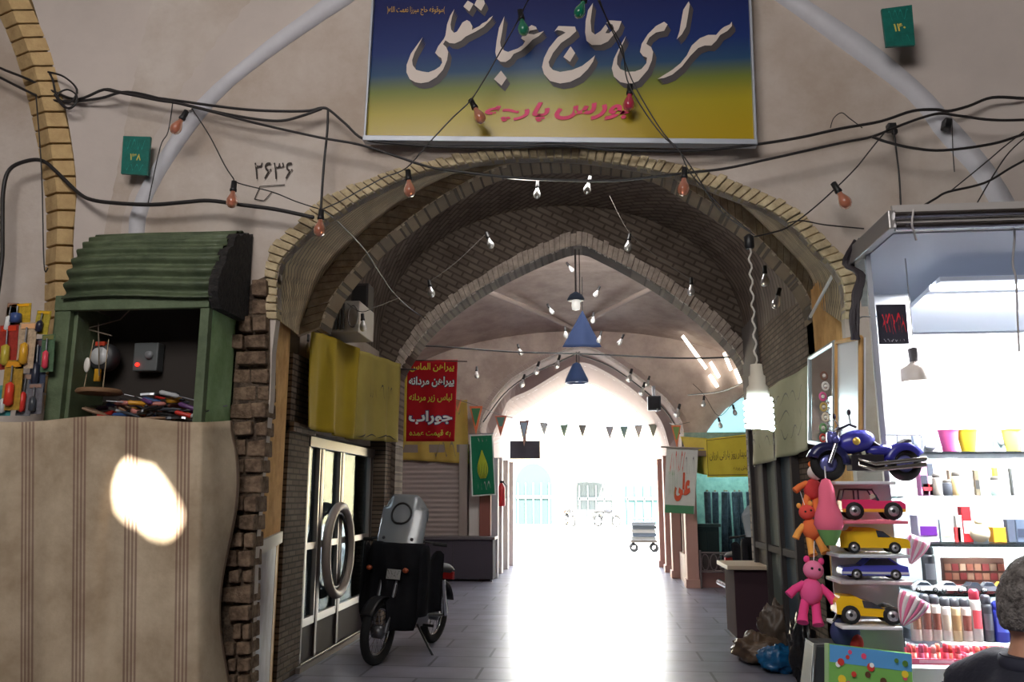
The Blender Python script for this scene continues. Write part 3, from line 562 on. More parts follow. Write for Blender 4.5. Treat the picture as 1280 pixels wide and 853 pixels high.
# small tools: one of each kind, then copies heaped on the kiosk shelf
def screwdriver(c,label):
    t=thing('screwdriver',label,'tool'); m=MB(); m.M=T(0,0,0,0,R(90)); m.lathe([(.006,0),(.013,.01),(.012,.06),(.014,.085),(.008,.1)],10); m.build('handle',C(c,.4),t)
    m=MB(); m.tube([(.1,0,0),(.2,0,0)],.004,6); m.build('shaft',steel,t); return t
def pliers(c,label):
    t=thing('pliers',label,'tool')
    for s in (-1,1): MB().tube([(0,0,0),(.04,.018*s,0),(.09,.026*s,0),(.13,.018*s,0)],[.006,.009,.009,.006],7).build('handle',C(c,.45),t)
    m=MB(); m.prism([(0,-.014),(-.02,-.016),(-.07,-.006),(-.07,.006),(-.02,.016),(0,.014),(.02,0)],lambda u,v,w:(u,v,-.006+.012*w)); m.build('jaws',steel,t); return t
def taperoll(c,label):
    t=thing('tape_roll',label,'tape'); m=MB(); m.lathe([(.022,-.011),(.042,-.011),(.042,.011),(.022,.011),(.022,-.011)],18); m.build('tape',C(c,.4),t); return t
r=random.Random(11); TG='small tools heaped on the kiosk shelf'
cols=[((190,50,40),'red'),((60,64,72),'dark grey'),((210,150,40),'yellow'),((96,60,110),'violet'),((150,120,96),'tan'),((50,80,130),'blue'),((190,120,110),'pink'),((30,30,32),'black'),((180,182,184),'silver')]
wh=['at the left end of','left of the middle of','in the middle of','right of the middle of','at the right end of']
for i in range(46):
    u=(i*0.618)%1; x=131+u*108; hgt=1-abs(u-.62)*1.1; lay=(i%4)/4; c,cn=cols[i%9]; kind=i%3 if i%11 else 3
    y=523-lay*46*hgt*r.uniform(.7,1); lab='%s %s %s the kiosk tool heap, %s'%(cn,('handled screwdriver','handled pliers','handled screwdriver','tape roll')[kind],wh[int(u*4.99)],('at the bottom','low down','half way up','on top')[i%4])
    t=(screwdriver if kind in (0,2) else pliers if kind==1 else taperoll)(c,lab)
    t['group']=TG; t.location=W(x,y,4.58+.05*((i*7)%5)); t.rotation_euler=(r.uniform(-.3,.3),r.uniform(-.35,.35),r.uniform(-.6,.6)+(math.pi if r.random()<.5 else 0)); t.scale=(1.1,)*3
# blister packs of tools hanging left of the kiosk
pk=[(22,392,34,30,(216,176,50),(60,80,130),'yellow carded pack with a blue screwdriver head at the top of the tool display'),(8,432,26,60,(176,60,50),(190,170,60),'red carded pack with yellow tool on the left side of the tool display'),(30,430,24,62,(206,180,150),(216,160,40),'beige pack with an orange handle in the middle row of the tool display'),(45,455,22,72,(70,78,100),(40,44,60),'dark blue pack with grey pliers in the tool display'),(58,440,18,50,(90,120,90),(226,70,90),'green edged pack with a pink handled screwdriver at the kiosk jamb'),(12,480,26,66,(190,150,60),(216,60,40),'ochre pack with a red handled cutter low in the tool display'),(28,492,20,56,(130,132,136),(206,50,40),'grey pack with a red handled screwdriver near the bottom'),(4,500,18,40,(70,150,150),(200,205,205),'teal pack with a silver tool at the bottom left of the tool display'),(42,498,20,40,(120,118,124),(60,64,70),'grey pack with black pliers at the bottom right of the tool display'),(10,396,16,42,(150,130,120),(230,230,225),'small pale pack at the top left corner of the tool display'),(50,402,20,32,(190,170,60),(40,40,60),'narrow yellow pack with a dark tool beside the brick rib')]
for i,(x,y,wd,ht,c,tc,lab) in enumerate(pk):
    p=W(x,y+ht/2,4.46-.02*(i%3)); k=4.55/1020; w2=wd*k/2; hh=ht*k; t=thing('tool_pack',lab,'tool pack',p,group='tool packs hung beside the kiosk'); t.rotation_euler=(0,r.uniform(-.08,.08),0)
    MB().box(-w2,w2,0,.004,0,hh).build('card',mat('card',c,.4,var=.4,vs=40),t)
    m=MB(); m.tube([(0,-.016,hh*.08),(0,-.018,hh*.12),(0,-.018,hh*.5),(0,-.014,hh*.55)],[.006,w2*.45,w2*.4,.006],8); m.build('tool_handle',C(tc,.35),t)
    m=MB(); m.tube([(0,-.014,hh*.55),(0,-.014,hh*.88)],.005,6); m.build('tool_shaft',steel,t)
    m=MB(); m.box(-w2*.8,w2*.8,-.004,0,hh*.86,hh*.97); m.build('header_print',C((min(255,c[0]+30),c[1],max(0,c[2]-20)),.4),t)
# striped tarpaulin hanging below the kiosk
clothm=stripes('striped_canvas',(202,184,158),(104,66,60),'X',.197,(.05,.12,.19,.26),.02,c2=(164,144,118))
def tarp(u,v):
    x=-40+330*u; y=524+v*700
    Y=4.45+.10*max(0,(u-.88)/.12)**1.3*3.2 if u>.88 else 4.45
    d=(.014+.045*v)*math.sin(u*15+1.6*math.sin(v*3)+.5)+.016*math.sin(u*37+v*4+2*math.sin(v*5))*(.35+v)+.02*noise.noise(Vector((u*5,v*3,1)))+.012*noise.noise(Vector((u*16+v*3,v*4,5)))+.02*math.exp(-((u-.93)/.03)**2)*math.sin(v*6)
    xs=x+((8 if v>.05 else 8*v/.05)*math.sin(v*14)*1.3 if u>.9 else 0)*(u-.9)*10+(-12*v*u if v<.6 else -7.2*u)
    p=W(xs,y+4*math.sin(u*9)*(1-v),Y-d-.01); p.z=max(p.z,.01); return p
m=MB(); m.grid(120,60,tarp); o=m.build('striped_tarpaulin',clothm,solid=.004)
uv=o.data.uv_layers.new(name='UVMap'); vi=[0]*len(o.data.loops); o.data.loops.foreach_get('vertex_index',vi)
for k,v in enumerate(vi): uv.data[k].uv=((v%121)/120,(v//121)/60)
tag(o,'beige canvas tarpaulin with brown stripes hanging below the green kiosk, sunlit patch','cloth')
# ------------------------------------------------------------------ left glass door
XD=-2.60; bronze=C((74,64,60),.4,.3); silver=C((168,164,160),.35,.5); gl=glass('door_glass',(205,212,216),-.16,.02)
dY=lambda x,y=650: WX(x,y,XD).y
ys=[dY(x) for x in (380,398,424,461,479)]
zT=2.06; zM=1.06; zL=.40
d1=MB()
for i,yy in enumerate(ys): d1.box(XD-.05,XD+.02,yy-.03,yy+.03,0,zT)
for z,h in ((zT-.05,.05),(.02,.04)): d1.box(XD-.05,XD+.03,ys[0],ys[-1],z-h,z+h)
door=d1.build('door_1',bronze,kind='structure',bevel=.006)
for i in range(4):
    a,b=ys[i]+.035,ys[i+1]-.035
    MB().box(XD-.025,XD-.02,a,b,zL,zT-.08).build('pane',gl,door); MB().box(XD-.03,XD,a,b,.06,zL-.03).build('kick_panel',C((64,58,60),.7,spec=.2),door)
    m=MB(); m.box(XD-.03,XD+.012,a,b,zL-.04,zL+.03).box(XD-.03,XD+.012,a,b,zM-.03,zM+.03); m.build('rail',silver,door)
    m=MB(); m.box(XD-.03,XD+.014,a,a+.035,zL,zT-.08).box(XD-.03,XD+.014,b-.035,b,zL,zT-.08); m.build('stile',silver,door)
m=MB(); m.M=T(XD+.05,dY(419),.98,0,0,R(90)); m.torus(.40,.045,40,10,.43); m.build('ring_handle',C((170,158,148),.5,.1),door)
m=MB(); m.M=T(XD+.03,dY(419),.98,0,0,R(90)); m.torus(.335,.018,40,8,.365); m.build('ring_bead',C((40,36,36),.4),door)
MB().box(XD-.07,XD+.06,ys[0]-.1,ys[-1]+.1,-.02,.05).build('trim_50',C((128,118,112),.6),kind='structure')
MB().box(-4.8,-4.7,6.9,9.9,0,3).box(-4.8,-2.85,6.8,6.9,0,3).box(-4.8,-2.85,9.8,9.9,0,3).build('wall_shop_left',C((150,150,150),.8),kind='structure')
MB().box(-4.8,-2.83,6.8,9.9,2.3,2.4).build('ceiling_shop_left',C((170,170,170),.8),kind='structure')
l=bpy.data.lights.new('shop_lamp','AREA'); l.size=.8; l.energy=16; l.color=(.85,.93,1); o=bpy.data.objects.new('shop_lamp',l); col.objects.link(o); o.location=(-3.7,8.4,2.25)
GC=[((210,215,222),'white'),((196,170,60),'yellow'),((120,130,150),'grey blue'),((90,80,86),'dark grey'),((170,190,200),'pale blue'),((60,60,70),'black')]
for i,(c,n) in enumerate(GC):
    t=thing('hanging_garment','%s garment hung inside the left shop window, %s from the near end'%(n,ORD[i]),'clothing',(-3.3-.25*(i%2),7.7+.34*i,.75),R(70+20*(i%2)),'garments inside the left shop')
    m=MB(); m.prism([(-.2,0),(.2,0),(.17,.5),(.3,.42),(.33,.5),(.16,.72),(.06,.74),(-.06,.74),(-.16,.72),(-.33,.5),(-.3,.42),(-.17,.5)],lambda u,v,w:(u,-.03+.06*w+.015*math.sin(v*9+u*12),v*1.2)); m.build('cloth',C(c,.8),t,bevel=.01)
    m=MB(); m.tube([(-.15,0,.9),(0,0,.96),(.15,0,.9)],.006,5).tube([(0,0,.95),(0,0,1.5)],.004,5); m.build('hanger',steel,t)
# air conditioner and box above the door
t=thing('air_conditioner','grey air conditioner box with vertical louvres above the left yellow banner','air conditioner',(-2.44,7.95,3.10))
MB().box(-.18,.18,-.25,.3,0,.32).build('casing',C((176,170,162),.5),t,bevel=.01)
m=MB()
for i in range(6): m.box(-.16+.036*i,-.145+.036*i,-.275,-.25,.03,.29)
m.build('louvres',C((70,68,66),.6),t); m=MB(); m.M=T(.12,-.262,.16,0,0,0); m.torus(.05,.008,16,6,.11); m.build('fan_guard',C((120,116,112),.5),t)
t=thing('loudspeaker','dark square box fixed above the air conditioner on the left wall','speaker',(-2.42,8.1,3.42)); MB().box(-.02,.16,-.1,.12,0,.26).build('case',C((44,38,38),.6),t,bevel=.01); MB().box(0,.14,-.112,-.1,.03,.23).build('grille',C((30,28,28),.9),t); MB().box(-.13,-.02,-.03,.03,.1,.16).build('bracket',steel,t)
# cloth banners
def banner(name,label,p00,p10,p01,p11,c,amp=.015,nw=3,nu=30,nv=20,seed=0,grp=None,hem=None,cat='banner'):
    base=(Vector(p00)+Vector(p10))/2; t=thing(name,label,cat,base,group=grp); f=cloth_fn(p00,p10,p01,p11,amp,nw,0,seed)
    AT(base).grid(nu,nv,lambda u,v:f(u,v)).build('cloth',c if not isinstance(c,tuple) else mat('banner_cloth',c,.8,var=.12,vs=3,spec=.2),t,solid=.003)
    return t,base,f
def lit(t,base,items,f):   # items: text,u0,u1,v0,v1,color,bold,(outline)
    for s,u0,u1,v0,v1,c,b,oc in items:
        if oc: m=AT(base); letter(m,s,lambda u,v:f(u,v,.008),u0-.012,u1+.012,v0-.01,v1+.01,b+.05); m.build('letter_outline',C(oc,.6),t)
        m=AT(base); letter(m,s,lambda u,v:f(u,v,.013),u0,u1,v0,v1,b); m.build('lettering',C(c,.6),t)
X=-2.50
t,b,f=banner('yellow_banner','plain mustard yellow cloth banner over the left glass door',WX(379,534,X),WX(437,549,X),WX(388,410,X),WX(449,436,X),(176,152,44),.035,2.2,seed=1)
P2=W(496,553,9.72);P3=W(500,455,9.72)
t,b,f=banner('yellow_banner','creased pale yellow banner with faint writing beside the red banner',WX(432,549,X),P2,WX(447,437,X),P3,(172,156,84),.03,2.5,seed=4)
m=AT(b); scribble(m,lambda u,v:f(u,v,.01),.3,.85,.5,.66,7,random.Random(3),.012); m.build('lettering',C((60,54,50),.7),t); m=AT(b); scribble(m,lambda u,v:f(u,v,.01),.15,.95,.03,.07,4,random.Random(5),.008); m.build('hem_cord',C((50,46,44),.7),t)
Yr=10.45
t,b,f=banner('red_banner','red vertical cloth banner with yellow and white lettering, hanging in the second arch','' or W(507,552,Yr),W(568,552,Yr),W(509,450,Yr),W(572,450,Yr),(186,30,40),.012,1.5,seed=2)
lit(t,b,[('پیراهن الماس',.06,.94,.84,.96,(216,196,60),.02,None),('پیراهن مردانه',.05,.95,.65,.79,(230,225,225),.03,(40,30,60)),('لباس زیر مردانه',.06,.92,.47,.58,(206,190,60),.02,None),('جوراب',.06,.94,.2,.37,(240,238,240),.04,(40,36,100)),('به قیمت عمده',.08,.92,.05,.14,(206,190,60),.02,None)],f)
m=AT(b); m.grid(1,12,lambda u,v:f(-.05+.06*u,v,.004)); m.build('yellow_edge',C((206,176,60),.7),t,solid=.003)
m=AT(b); m.tube([W(497,450,Yr),W(584,452,Yr)],.008,6).tube([W(499,450,Yr),W(499,450,Yr)+Vector((0,-.2,0))],.008,6); m.build('rod',C((70,60,56),.6),t)
t,b,f=banner('yellow_banner','long yellow banner stretched above the grey roller shutter',W(487,574,15.62),W(586,580,15.62),W(489,508,15.62),W(584,500,15.62),(172,146,74),.03,3,seed=6)
m=AT(b); scribble(m,lambda u,v:f(u,v,.02),.55,.85,.1,.32,3,random.Random(9),.03); scribble(m,lambda u,v:f(u,v,.02),.75,.98,.78,.86,4,random.Random(19),.014); m.build('lettering',C((120,110,80),.7),t)
t,b,f=banner('green_banner','narrow green banner with flame shaped yellow calligraphy left of the far arch',W(590,621,15.3),W(620,619,15.3),W(587,544,15.3),W(616,543,15.3),(22,104,72),.012,1,seed=3)
m=AT(b); r=random.Random(4)
for k in range(9):
    a=-1+k/4; pts=[]
    for i in range(9):
        q=i/8; pts.append(f(.5+.30*a*math.sin(math.pi*(.12+.8*q))*(1-q*.75),.28+.46*q,.015))
    m.tube(pts,[.002+.007*math.sin(math.pi*min(1,i/8+.05)) for i in range(9)],4)
m.build('flame_lettering',C((176,190,50),.6),t); m=AT(b); scribble(m,lambda u,v:f(u,v,.014),.2,.8,.1,.22,4,r,.018); scribble(m,lambda u,v:f(u,v,.014),.3,.8,.88,.95,3,r,.012); m.build('small_lettering',C((150,150,150),.6),t)
m=AT(b)
for a,c2 in ((0,.05),(.95,1)): m.grid(1,10,lambda u,v,a=a,c2=c2:f(a+(c2-a)*u,v,.008))
for a,c2 in ((0,.02),(.98,1)): m.grid(8,1,lambda u,v,a=a,c2=c2:f(u,a+(c2-a)*v,.008))
m.build('white_border',C((190,200,196),.6),t); m=AT(b); m.tube([W(586,543,15.3),W(617,542,15.3)],.01,6).tube([W(600,543,15.3),W(600,543,15.3)+Vector((0,.5,0))],.01,6); m.build('rod',steel,t)
X=1.78
t,b,f=banner('grey_green_banner','greyish cloth banner with rows of writing along the right wall',WX(938,584,X),WX(1014,562,X),WX(938,498,X),WX(1014,455,X),(176,178,146),.03,2.5,seed=5)
m=AT(b); r=random.Random(6)
for k in range(3): scribble(m,lambda u,v:f(u,v,.012),.08,.92,.22+.22*k,.36+.22*k,8,r,.012)
m.build('lettering',C((104,108,96),.7),t)
t,b,f=banner('white_banner','white vertical banner with red and green calligraphy on the right of the passage',W(830,641,14.35),W(868,643,14.35),W(833,560,14.35),W(873,560,14.35),(206,208,200),.01,1,seed=7)
lit(t,b,[('علی',.3,.82,.18,.62,(206,84,50),.06,None)],f)
m=AT(b); r=random.Random(12); scribble(m,lambda u,v:f(u,v,.014),.12,.6,.66,.92,6,r,.045); m.build('red_roses',C((206,90,80),.7),t); m=AT(b); scribble(m,lambda u,v:f(u,v,.014),.1,.4,.3,.62,6,r,.05); m.build('green_leaves',C((90,150,96),.7),t)
m=AT(b); m.grid(10,1,lambda u,v:f(.03+.94*u,.0+.12*v,.01)); m.build('green_band',C((70,130,90),.7),t); m=AT(b); scribble(m,lambda u,v:f(u,v,.014),.6,.92,.6,.85,3,r,.02); m.build('outline_ornament',C((80,80,90),.7),t)
m=AT(b); m.tube([W(826,559,14.33),W(880,561,14.33)],.015,6).tube([W(858,560,14.33),W(858,560,14.33)+Vector((0,.32,0))],.012,6); m.build('rod',C((150,140,130),.5),t)
t,b,f=banner('yellow_banner','yellow shop banner with black writing above the fabric rolls',W(884,597,14.5),W(950,596,14.5),W(882,549,14.5),W(950,541,14.5),(214,196,70),.015,2,seed=8)
lit(t,b,[('آوازه دیدار روز بارانی ارزان',.06,.93,.42,.68,(60,54,40),.0,None),('فروش پرده',.5,.84,.14,.26,(60,54,40),0,None)],f)
m=AT(b)
for v in (.05,.95): m.grid(20,1,lambda u,q,v=v:f(.01+.98*u,v+.012*q,.008))
for u0 in (.015,.985): m.grid(1,8,lambda q,v,u0=u0:f(u0+.008*q,.05+.9*v,.008))
m.build('black_border',C((70,64,50),.6),t)
t,b,f=banner('yellow_banner','short blank yellow cloth between the white banner and the shop banner',W(872,592,14.7),W(884,594,14.6),W(850,546,14.8),W(884,548,14.6),(206,184,90),.012,1,seed=9)
# ------------------------------------------------------------------ second bay: shutter, counters, shop fronts
YB=15.72
m=MB(); n=26; a=W(486,690,YB); c=W(574,690,YB)
def slat(u,v): return Vector((a.x+(c.x-a.x)*u,YB-.03*abs(math.sin(v*n*math.pi)),.02+2.35*v))
m.grid(1,n*4,slat); sh=m.build('door_2',C((150,138,134),.6),kind='structure'); 
MB().box(c.x,c.x+.16,YB-.12,YB+.05,0,2.5).build('side_post',C((140,128,122),.6),sh); MB().box(a.x-.3,c.x+.2,YB-.1,YB+.05,2.35,2.5).build('shutter_box',C((120,108,100),.7),sh)
t=thing('shop_counter','long dark grey counter standing before the roller shutter','counter',(-2.43,15.4,0)); 
MB().box(-.64,.62,-.22,.2,.04,.74).build('body',C((70,66,74),.9,spec=.1),t,bevel=.01); MB().box(-.68,.66,-.26,.24,.74,.79).build('worktop',C((86,80,84),.5),t,bevel=.008); MB().box(.58,.61,-.225,-.2,0,.04).build('foot',steel,t)
MB().box(-.12,-.11,-.226,-.2,.06,.73).build('panel_joint',black,t)
t=thing('shop_counter','dark maroon counter with pale top by the right pillar','counter',(1.78,9.57,0)); MB().box(-.28,.3,-.32,.32,.03,.74).build('body',C((66,50,56),.9,spec=.1),t,bevel=.008); MB().box(-.36,.34,-.4,.36,.74,.785).build('worktop',C((190,172,150),.5),t,bevel=.008); MB().box(-.25,.27,-.29,.29,0,.03).build('plinth',black,t)
# right dark shop front in the first bay
d3=MB(); yr=[WX(x,700,1.86).y for x in (1004,984,966,950)]
for yy in yr: d3.box(1.80,1.88,yy-.035,yy+.035,0,2.3)
d3.box(1.80,1.88,yr[0],yr[-1],2.25,2.34).box(1.80,1.88,yr[0],yr[-1],.0,.12).box(1.81,1.88,yr[0],yr[-1],.95,1.02)
d3=d3.build('door_3',C((64,60,60),.85,spec=.1),kind='structure',bevel=.005)
for i in range(3): MB().box(1.845,1.865,yr[i]+.03,yr[i+1]-.03,.1,2.25).build('panel',C(((72,84,92),(96,104,98),(88,84,80))[i],.85,spec=.1),d3)
# left doors beyond the shutter, inside the far arch
for k,(xa_,xb_,Y_,c_) in enumerate(((587,600,15.74,(200,196,192)),(600,614,15.6,(128,72,62)),(614,623,15.9,(170,170,176)))):
    p=W(xa_,650,Y_); q=W(xb_,650,Y_); MB().box(p.x,q.x,Y_-.1,Y_+.06,0,2.25).build('trim_%d'%(52+k),C(c_,.6),kind='structure',bevel=.01)
pk_=[(-1.98,16.9),(-1.96,17.9),(-1.94,18.9)]
for k,(x,y) in enumerate(pk_): MB().box(x-.05,x+.16,y-.12,y+.12,0,2.3).build('trim_%d'%(56+k),C((205,198,192),.6),kind='structure',bevel=.01)
for k,(x,y) in enumerate(((1.58,14.62),(1.50,16.3),(1.48,17.5),(1.46,18.8))): MB().box(x,x+.2,y-.14,y+.14,0,2.35).box(x-.03,x+.22,y-.17,y+.17,0,.14).build('trim_%d'%(60+k),C((176,136,124),.6),kind='structure',bevel=.01)
for k,(y0,y1) in enumerate(((14.9,16.1),(16.5,17.3),(17.7,18.6))): 
    w_=MB().box(1.66,1.69,y0,y1,.5,2.25).build('window_%d'%(2+k),gl,kind='structure'); MB().box(1.62,1.72,y0,y1,0,.5).build('sill_panel',C((150,120,112),.6),w_); MB().box(1.63,1.7,(y0+y1)/2-.03,(y0+y1)/2+.03,.5,2.25).build('mullion',C((168,130,118),.6),w_)
# textile shop on the right
w1=MB().box(1.8,3.5,14.62,14.64,.55,2.25).build('window_1',glass('shop_glass',(225,240,240),.0,.03),kind='structure'); MB().box(1.8,3.5,14.55,14.7,0,.28).build('sill_panel',C((120,84,80),.6),w1,bevel=.01); MB().box(1.8,3.5,14.56,14.68,2.2,2.3).build('frame_head',C((110,90,84),.6),w1); MB().box(2.72,2.78,14.58,14.66,.28,2.2).build('mullion',C((120,110,108),.5),w1)
m=MB(); wp=[W(870,735,15.68),W(960,735,15.68)]; MB().box(1.75,3.65,15.68,15.72,0,2.7).build('wall_textile_shop',mat('teal_wallpaper',(150,178,168),.7,c2=(120,150,146),vs=9),kind='structure')
l=bpy.data.lights.new('textile_lamp','AREA'); l.size=1.2; l.size_y=.2; l.shape='RECTANGLE'; l.energy=40; l.color=(.82,1,.98); o=bpy.data.objects.new('textile_lamp',l); col.objects.link(o); o.location=(2.6,15.1,2.5)
fr0=None
MB().box(1.85,3.5,14.9,15.5,0,.3).build('trim_69',C((96,84,82),.6),kind='structure',bevel=.01)
for i in range(8):
    x,yy=W(886+9*i,680,15.2).x,15.12+.14*(i%2); lab='dark fabric roll standing in the textile shop window, %s from the left'%ORD[i]
    if fr0 is None:
        fr0=thing('fabric_roll',lab,'fabric roll',(x,yy,.3),group='fabric rolls in the textile shop'); m=MB(); m.lathe([(.03,0),(.055,.0),(.058,.02),(.058,1.28),(.05,1.3),(.02,1.3)],12); m.build('rolled_fabric',mat('plastic_wrapped_cloth',(52,56,72),.3,c2=(88,94,108),vs=14),fr0); MB().lathe([(.02,-.01),(.02,1.33)],8).build('core_tube',C((150,130,110),.8),fr0)
        MB().tube([(.05,0,.1),(.056,0,1.2)],.006,5).build('loose_edge',C((120,130,146),.5),fr0)
    else: dup(fr0,(x,yy,.3),(R(2),R(rnd.uniform(-2,2)),i),lab)
t=thing('shop_cabinet','dark wooden cabinet inside the textile shop window','cabinet',(W(884,700,14.8).x,14.76,0)); MB().box(-.2,.2,-.09,.09,0,1.0).build('body',C((56,50,52),.6),t,bevel=.01); MB().box(-.24,.24,-.10,.10,1.0,1.05).build('top',C((80,76,76),.5),t)
for s in (-.1,.1): MB().box(s-.09,s+.09,-.105,-.09,.08,.92).build('door',C((66,58,58),.6),t)
rl=thing('ornamental_railing','low metal railing with ring ornaments before the textile shop','railing',(2.35,14.45,0)); mm=C((110,98,98),.5,.4)
for z in (.27,.58): MB().tube([(-.55,0,z),(.6,0,z)],.018,6).build('rail',mm,rl)
for i in range(8):
    m=MB(); m.M=T(-.47+.14*i,0,.425); m.torus(.06,.01,16,6,.13); m.build('ring',mm,rl)
for x in (-.55,.6): MB().tube([(x,0,0),(x,0,.62)],.02,6).build('post',mm,rl)
lun=[(882,549),(884,540),(893,527),(908,511),(925,499),(938,494),(952,492),(952,549)]
w5=MB(); w5.prism([(W(x,y,15.76).x,W(x,y,15.76).z) for x,y in lun],lambda u,v,w:(u,15.74+.03*w,v)); w5.build('window_5',mat('lit_lunette',(180,220,225),.5,emit=(176,226,236),es=1.0),kind='structure')
# glowing slivers laid on the second vault to paint its streaks of light
streak_glow=mat('vault_light_streak',(255,250,240),.5,emit=(255,248,236),es=5)
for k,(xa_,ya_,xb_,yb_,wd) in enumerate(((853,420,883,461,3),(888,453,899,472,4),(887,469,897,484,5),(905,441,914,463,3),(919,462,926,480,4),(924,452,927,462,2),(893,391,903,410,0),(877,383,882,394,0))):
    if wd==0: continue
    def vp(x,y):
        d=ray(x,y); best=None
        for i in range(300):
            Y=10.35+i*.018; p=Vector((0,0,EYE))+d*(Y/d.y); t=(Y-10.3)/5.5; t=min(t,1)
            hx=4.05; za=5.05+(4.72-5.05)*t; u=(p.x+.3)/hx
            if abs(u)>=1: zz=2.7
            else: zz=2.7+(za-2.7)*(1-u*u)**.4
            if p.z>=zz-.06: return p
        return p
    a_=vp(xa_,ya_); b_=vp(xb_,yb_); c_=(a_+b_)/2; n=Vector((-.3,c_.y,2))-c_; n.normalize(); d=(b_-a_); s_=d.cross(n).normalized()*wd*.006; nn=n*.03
    m=MB(); q=[a_,c_-s_,b_,c_+s_]; m.add([p+nn for p in q]+[p-nn for p in q],[(0,1,2,3),(7,6,5,4),(0,4,5,1),(1,5,6,2),(2,6,7,3),(3,7,4,0)]); m.build('trim_%d'%(70+k),streak_glow,kind='structure')
t=thing('fire_extinguisher','red fire extinguisher on the left side of the far passage','fire extinguisher',W(627,633,16.6)); MB().lathe([(.06,0),(.075,.02),(.075,.36),(.03,.44),(.02,.46)],12).build('cylinder',C((190,40,40),.4),t); MB().box(-.03,.05,-.02,.02,.46,.5).build('valve',black,t); MB().tube([(.03,0,.47),(.1,-.02,.4),(.09,-.02,.15)],.012,6).build('hose',black,t)
def wallbox(name,label,cat,x0,y0,x1,y1,Y,c,dp=.18):
    a=W(x0,y1,Y); b=W(x1,y0,Y); t=thing(name,label,cat,((a.x+b.x)/2,Y,a.z)); w_=(b.x-a.x)/2; h=b.z-a.z
    MB().box(-w_,w_,0,dp,0,h).build('case',C(c,.5),t,bevel=.012); MB().box(-w_+.03,w_-.03,-.012,0,.03,h-.03).build('front',C([max(0,k-25) for k in c],.6),t); MB().box(-.03,.03,dp*.3,dp*.6,h,h+.2).build('bracket',steel,t)
wallbox('loudspeaker','dark box speaker on the right haunch of the far arch','speaker',810,495,826,513,15.55,(44,44,52))
wallbox('television','dark screen hung on the left side inside the far arch','television',637,551,675,574,17.2,(96,96,110),.1)
# pendant lamps, pennant
def pendant(x,ytop,yb,Y,label,conic):
    p=W(x,yb,Y); tp=W(x,ytop,Y); h=tp.z-p.z; t=thing('pendant_lamp',label,'lamp',p); k=Y/1020
    MB().tube([(0,0,14*k),(0,0,h)],.012,5).tube([(.05,0,14*k),(.05,0,h)],.006,5).build('cord',C((60,52,50),.7),t)
    if conic: MB().lathe([(.02,26*k),(5*k,24*k),(14*k,5*k),(15*k,0),(13.5*k,0),(4*k,22*k)],20).build('shade',C((70,96,146),.5),t); MB().ball((0,0,5*k),4*k).build('bulb',C((230,240,255),.3),t)
    else: MB().lathe([(.02,24*k),(8*k,20*k),(11*k,15*k),(11*k,13*k),(3*k,13*k)],18).build('cap',C((60,72,92),.5),t); MB().lathe([(5*k,13*k),(5.5*k,6*k),(5*k,1*k),(2*k,0)],14).build('bulb',mat('white_lamp_glass',(240,240,236),.3,emit=(255,250,240),es=.6),t)
pendant(720,312,388,9.8,'pendant lamp with dark cap and white bulb under the second arch',False)
pendant(721,440,479,15.6,'pendant lamp with blue conical shade under the far arch',True)
a=[W(728,388,12.8),W(752,434,12.8),W(703,434,12.8)]; t=thing('blue_pennant','dark blue triangular cloth pennant under the middle vault','pennant',a[0]); m=AT(a[0]); m.grid(10,10,lambda u,v:a[0].lerp(a[2].lerp(a[1],u),v)+Vector((0,.03*math.sin(u*9)*v,0))); m.build('cloth',C((40,58,96),.8),t,solid=.004); m=AT(a[0]); m.tube([a[0],a[0]+Vector((0,0,.55))],.006,5); m.build('string',black,t)
# bunting across the courtyard entrance and by the arch piers
FL=[(680,538,'white',(210,225,230)),(705,540,'pale green',(170,210,190)),(728,540,'grey',(180,190,190)),(762,542,'pale blue',(190,205,220)),(780,542,'teal',(150,190,190)),(798,541,'white',(215,220,220)),(816,540,'grey green',(170,185,170))]
cable([(640,528,18.2),(680,529,18.2),(740,532,18.2),(800,532,18.2),(832,528,18.2)],.008,'thin bunting string across the far arch',name='bunting_string',cat='string',c=C((110,104,100),.7))
def flag(x,y,w_,h,Y,c,label,edge=None):
    p=W(x,y,Y); k=Y/1020; t=thing('bunting_flag',label,'flag',p,group='triangular bunting flags'); m=MB(); m.prism([(-w_/2*k,0),(w_/2*k,0),(0,-h*k)],lambda u,v,q:(u,.012*q+.02*math.sin(v*20),v)); m.build('cloth',C(edge or c,.8),t)
    if edge: m=MB(); m.prism([(-w_*.34*k,-h*.08*k),(w_*.34*k,-h*.08*k),(0,-h*.72*k)],lambda u,v,q:(u,-.012+.01*q+.02*math.sin(v*20),v)); m.build('centre',C(c,.8),t)
for i,(x,y,n,c) in enumerate(FL): flag(x,y-9,11,17,18.2,c,'%s triangular flag, %s from the left on the bunting string'%(n,ORD[i]))
cable([(560,497,15.3),(572,500,15.2),(595,507,15.2),(626,519,15.9),(655,525,16.5),(680,529,18.2)],.007,'thin string holding the orange edged flags left of the far arch',name='bunting_string',cat='string',c=C((110,104,100),.7)); cable([(832,528,18.2),(845,531,15.4),(862,528,15.3)],.007,'short string holding the flag above the white banner',name='bunting_string',cat='string',c=C((110,104,100),.7))
flag(595,508,17,36,15.2,(60,110,70),'orange edged green flag above the green banner',(214,110,70)); flag(626,520,15,26,15.9,(90,130,120),'orange edged teal flag at the left pier of the far arch',(200,110,90)); flag(655,526,13,32,16.5,(170,190,210),'orange edged pale flag in front of the hung screen',(190,150,140)); flag(845,532,12,28,15.4,(120,150,90),'orange edged flag above the white banner',(214,120,80)); flag(572,500,10,16,15.2,(150,110,80),'small orange flag at the right edge of the red banner',(210,120,80))
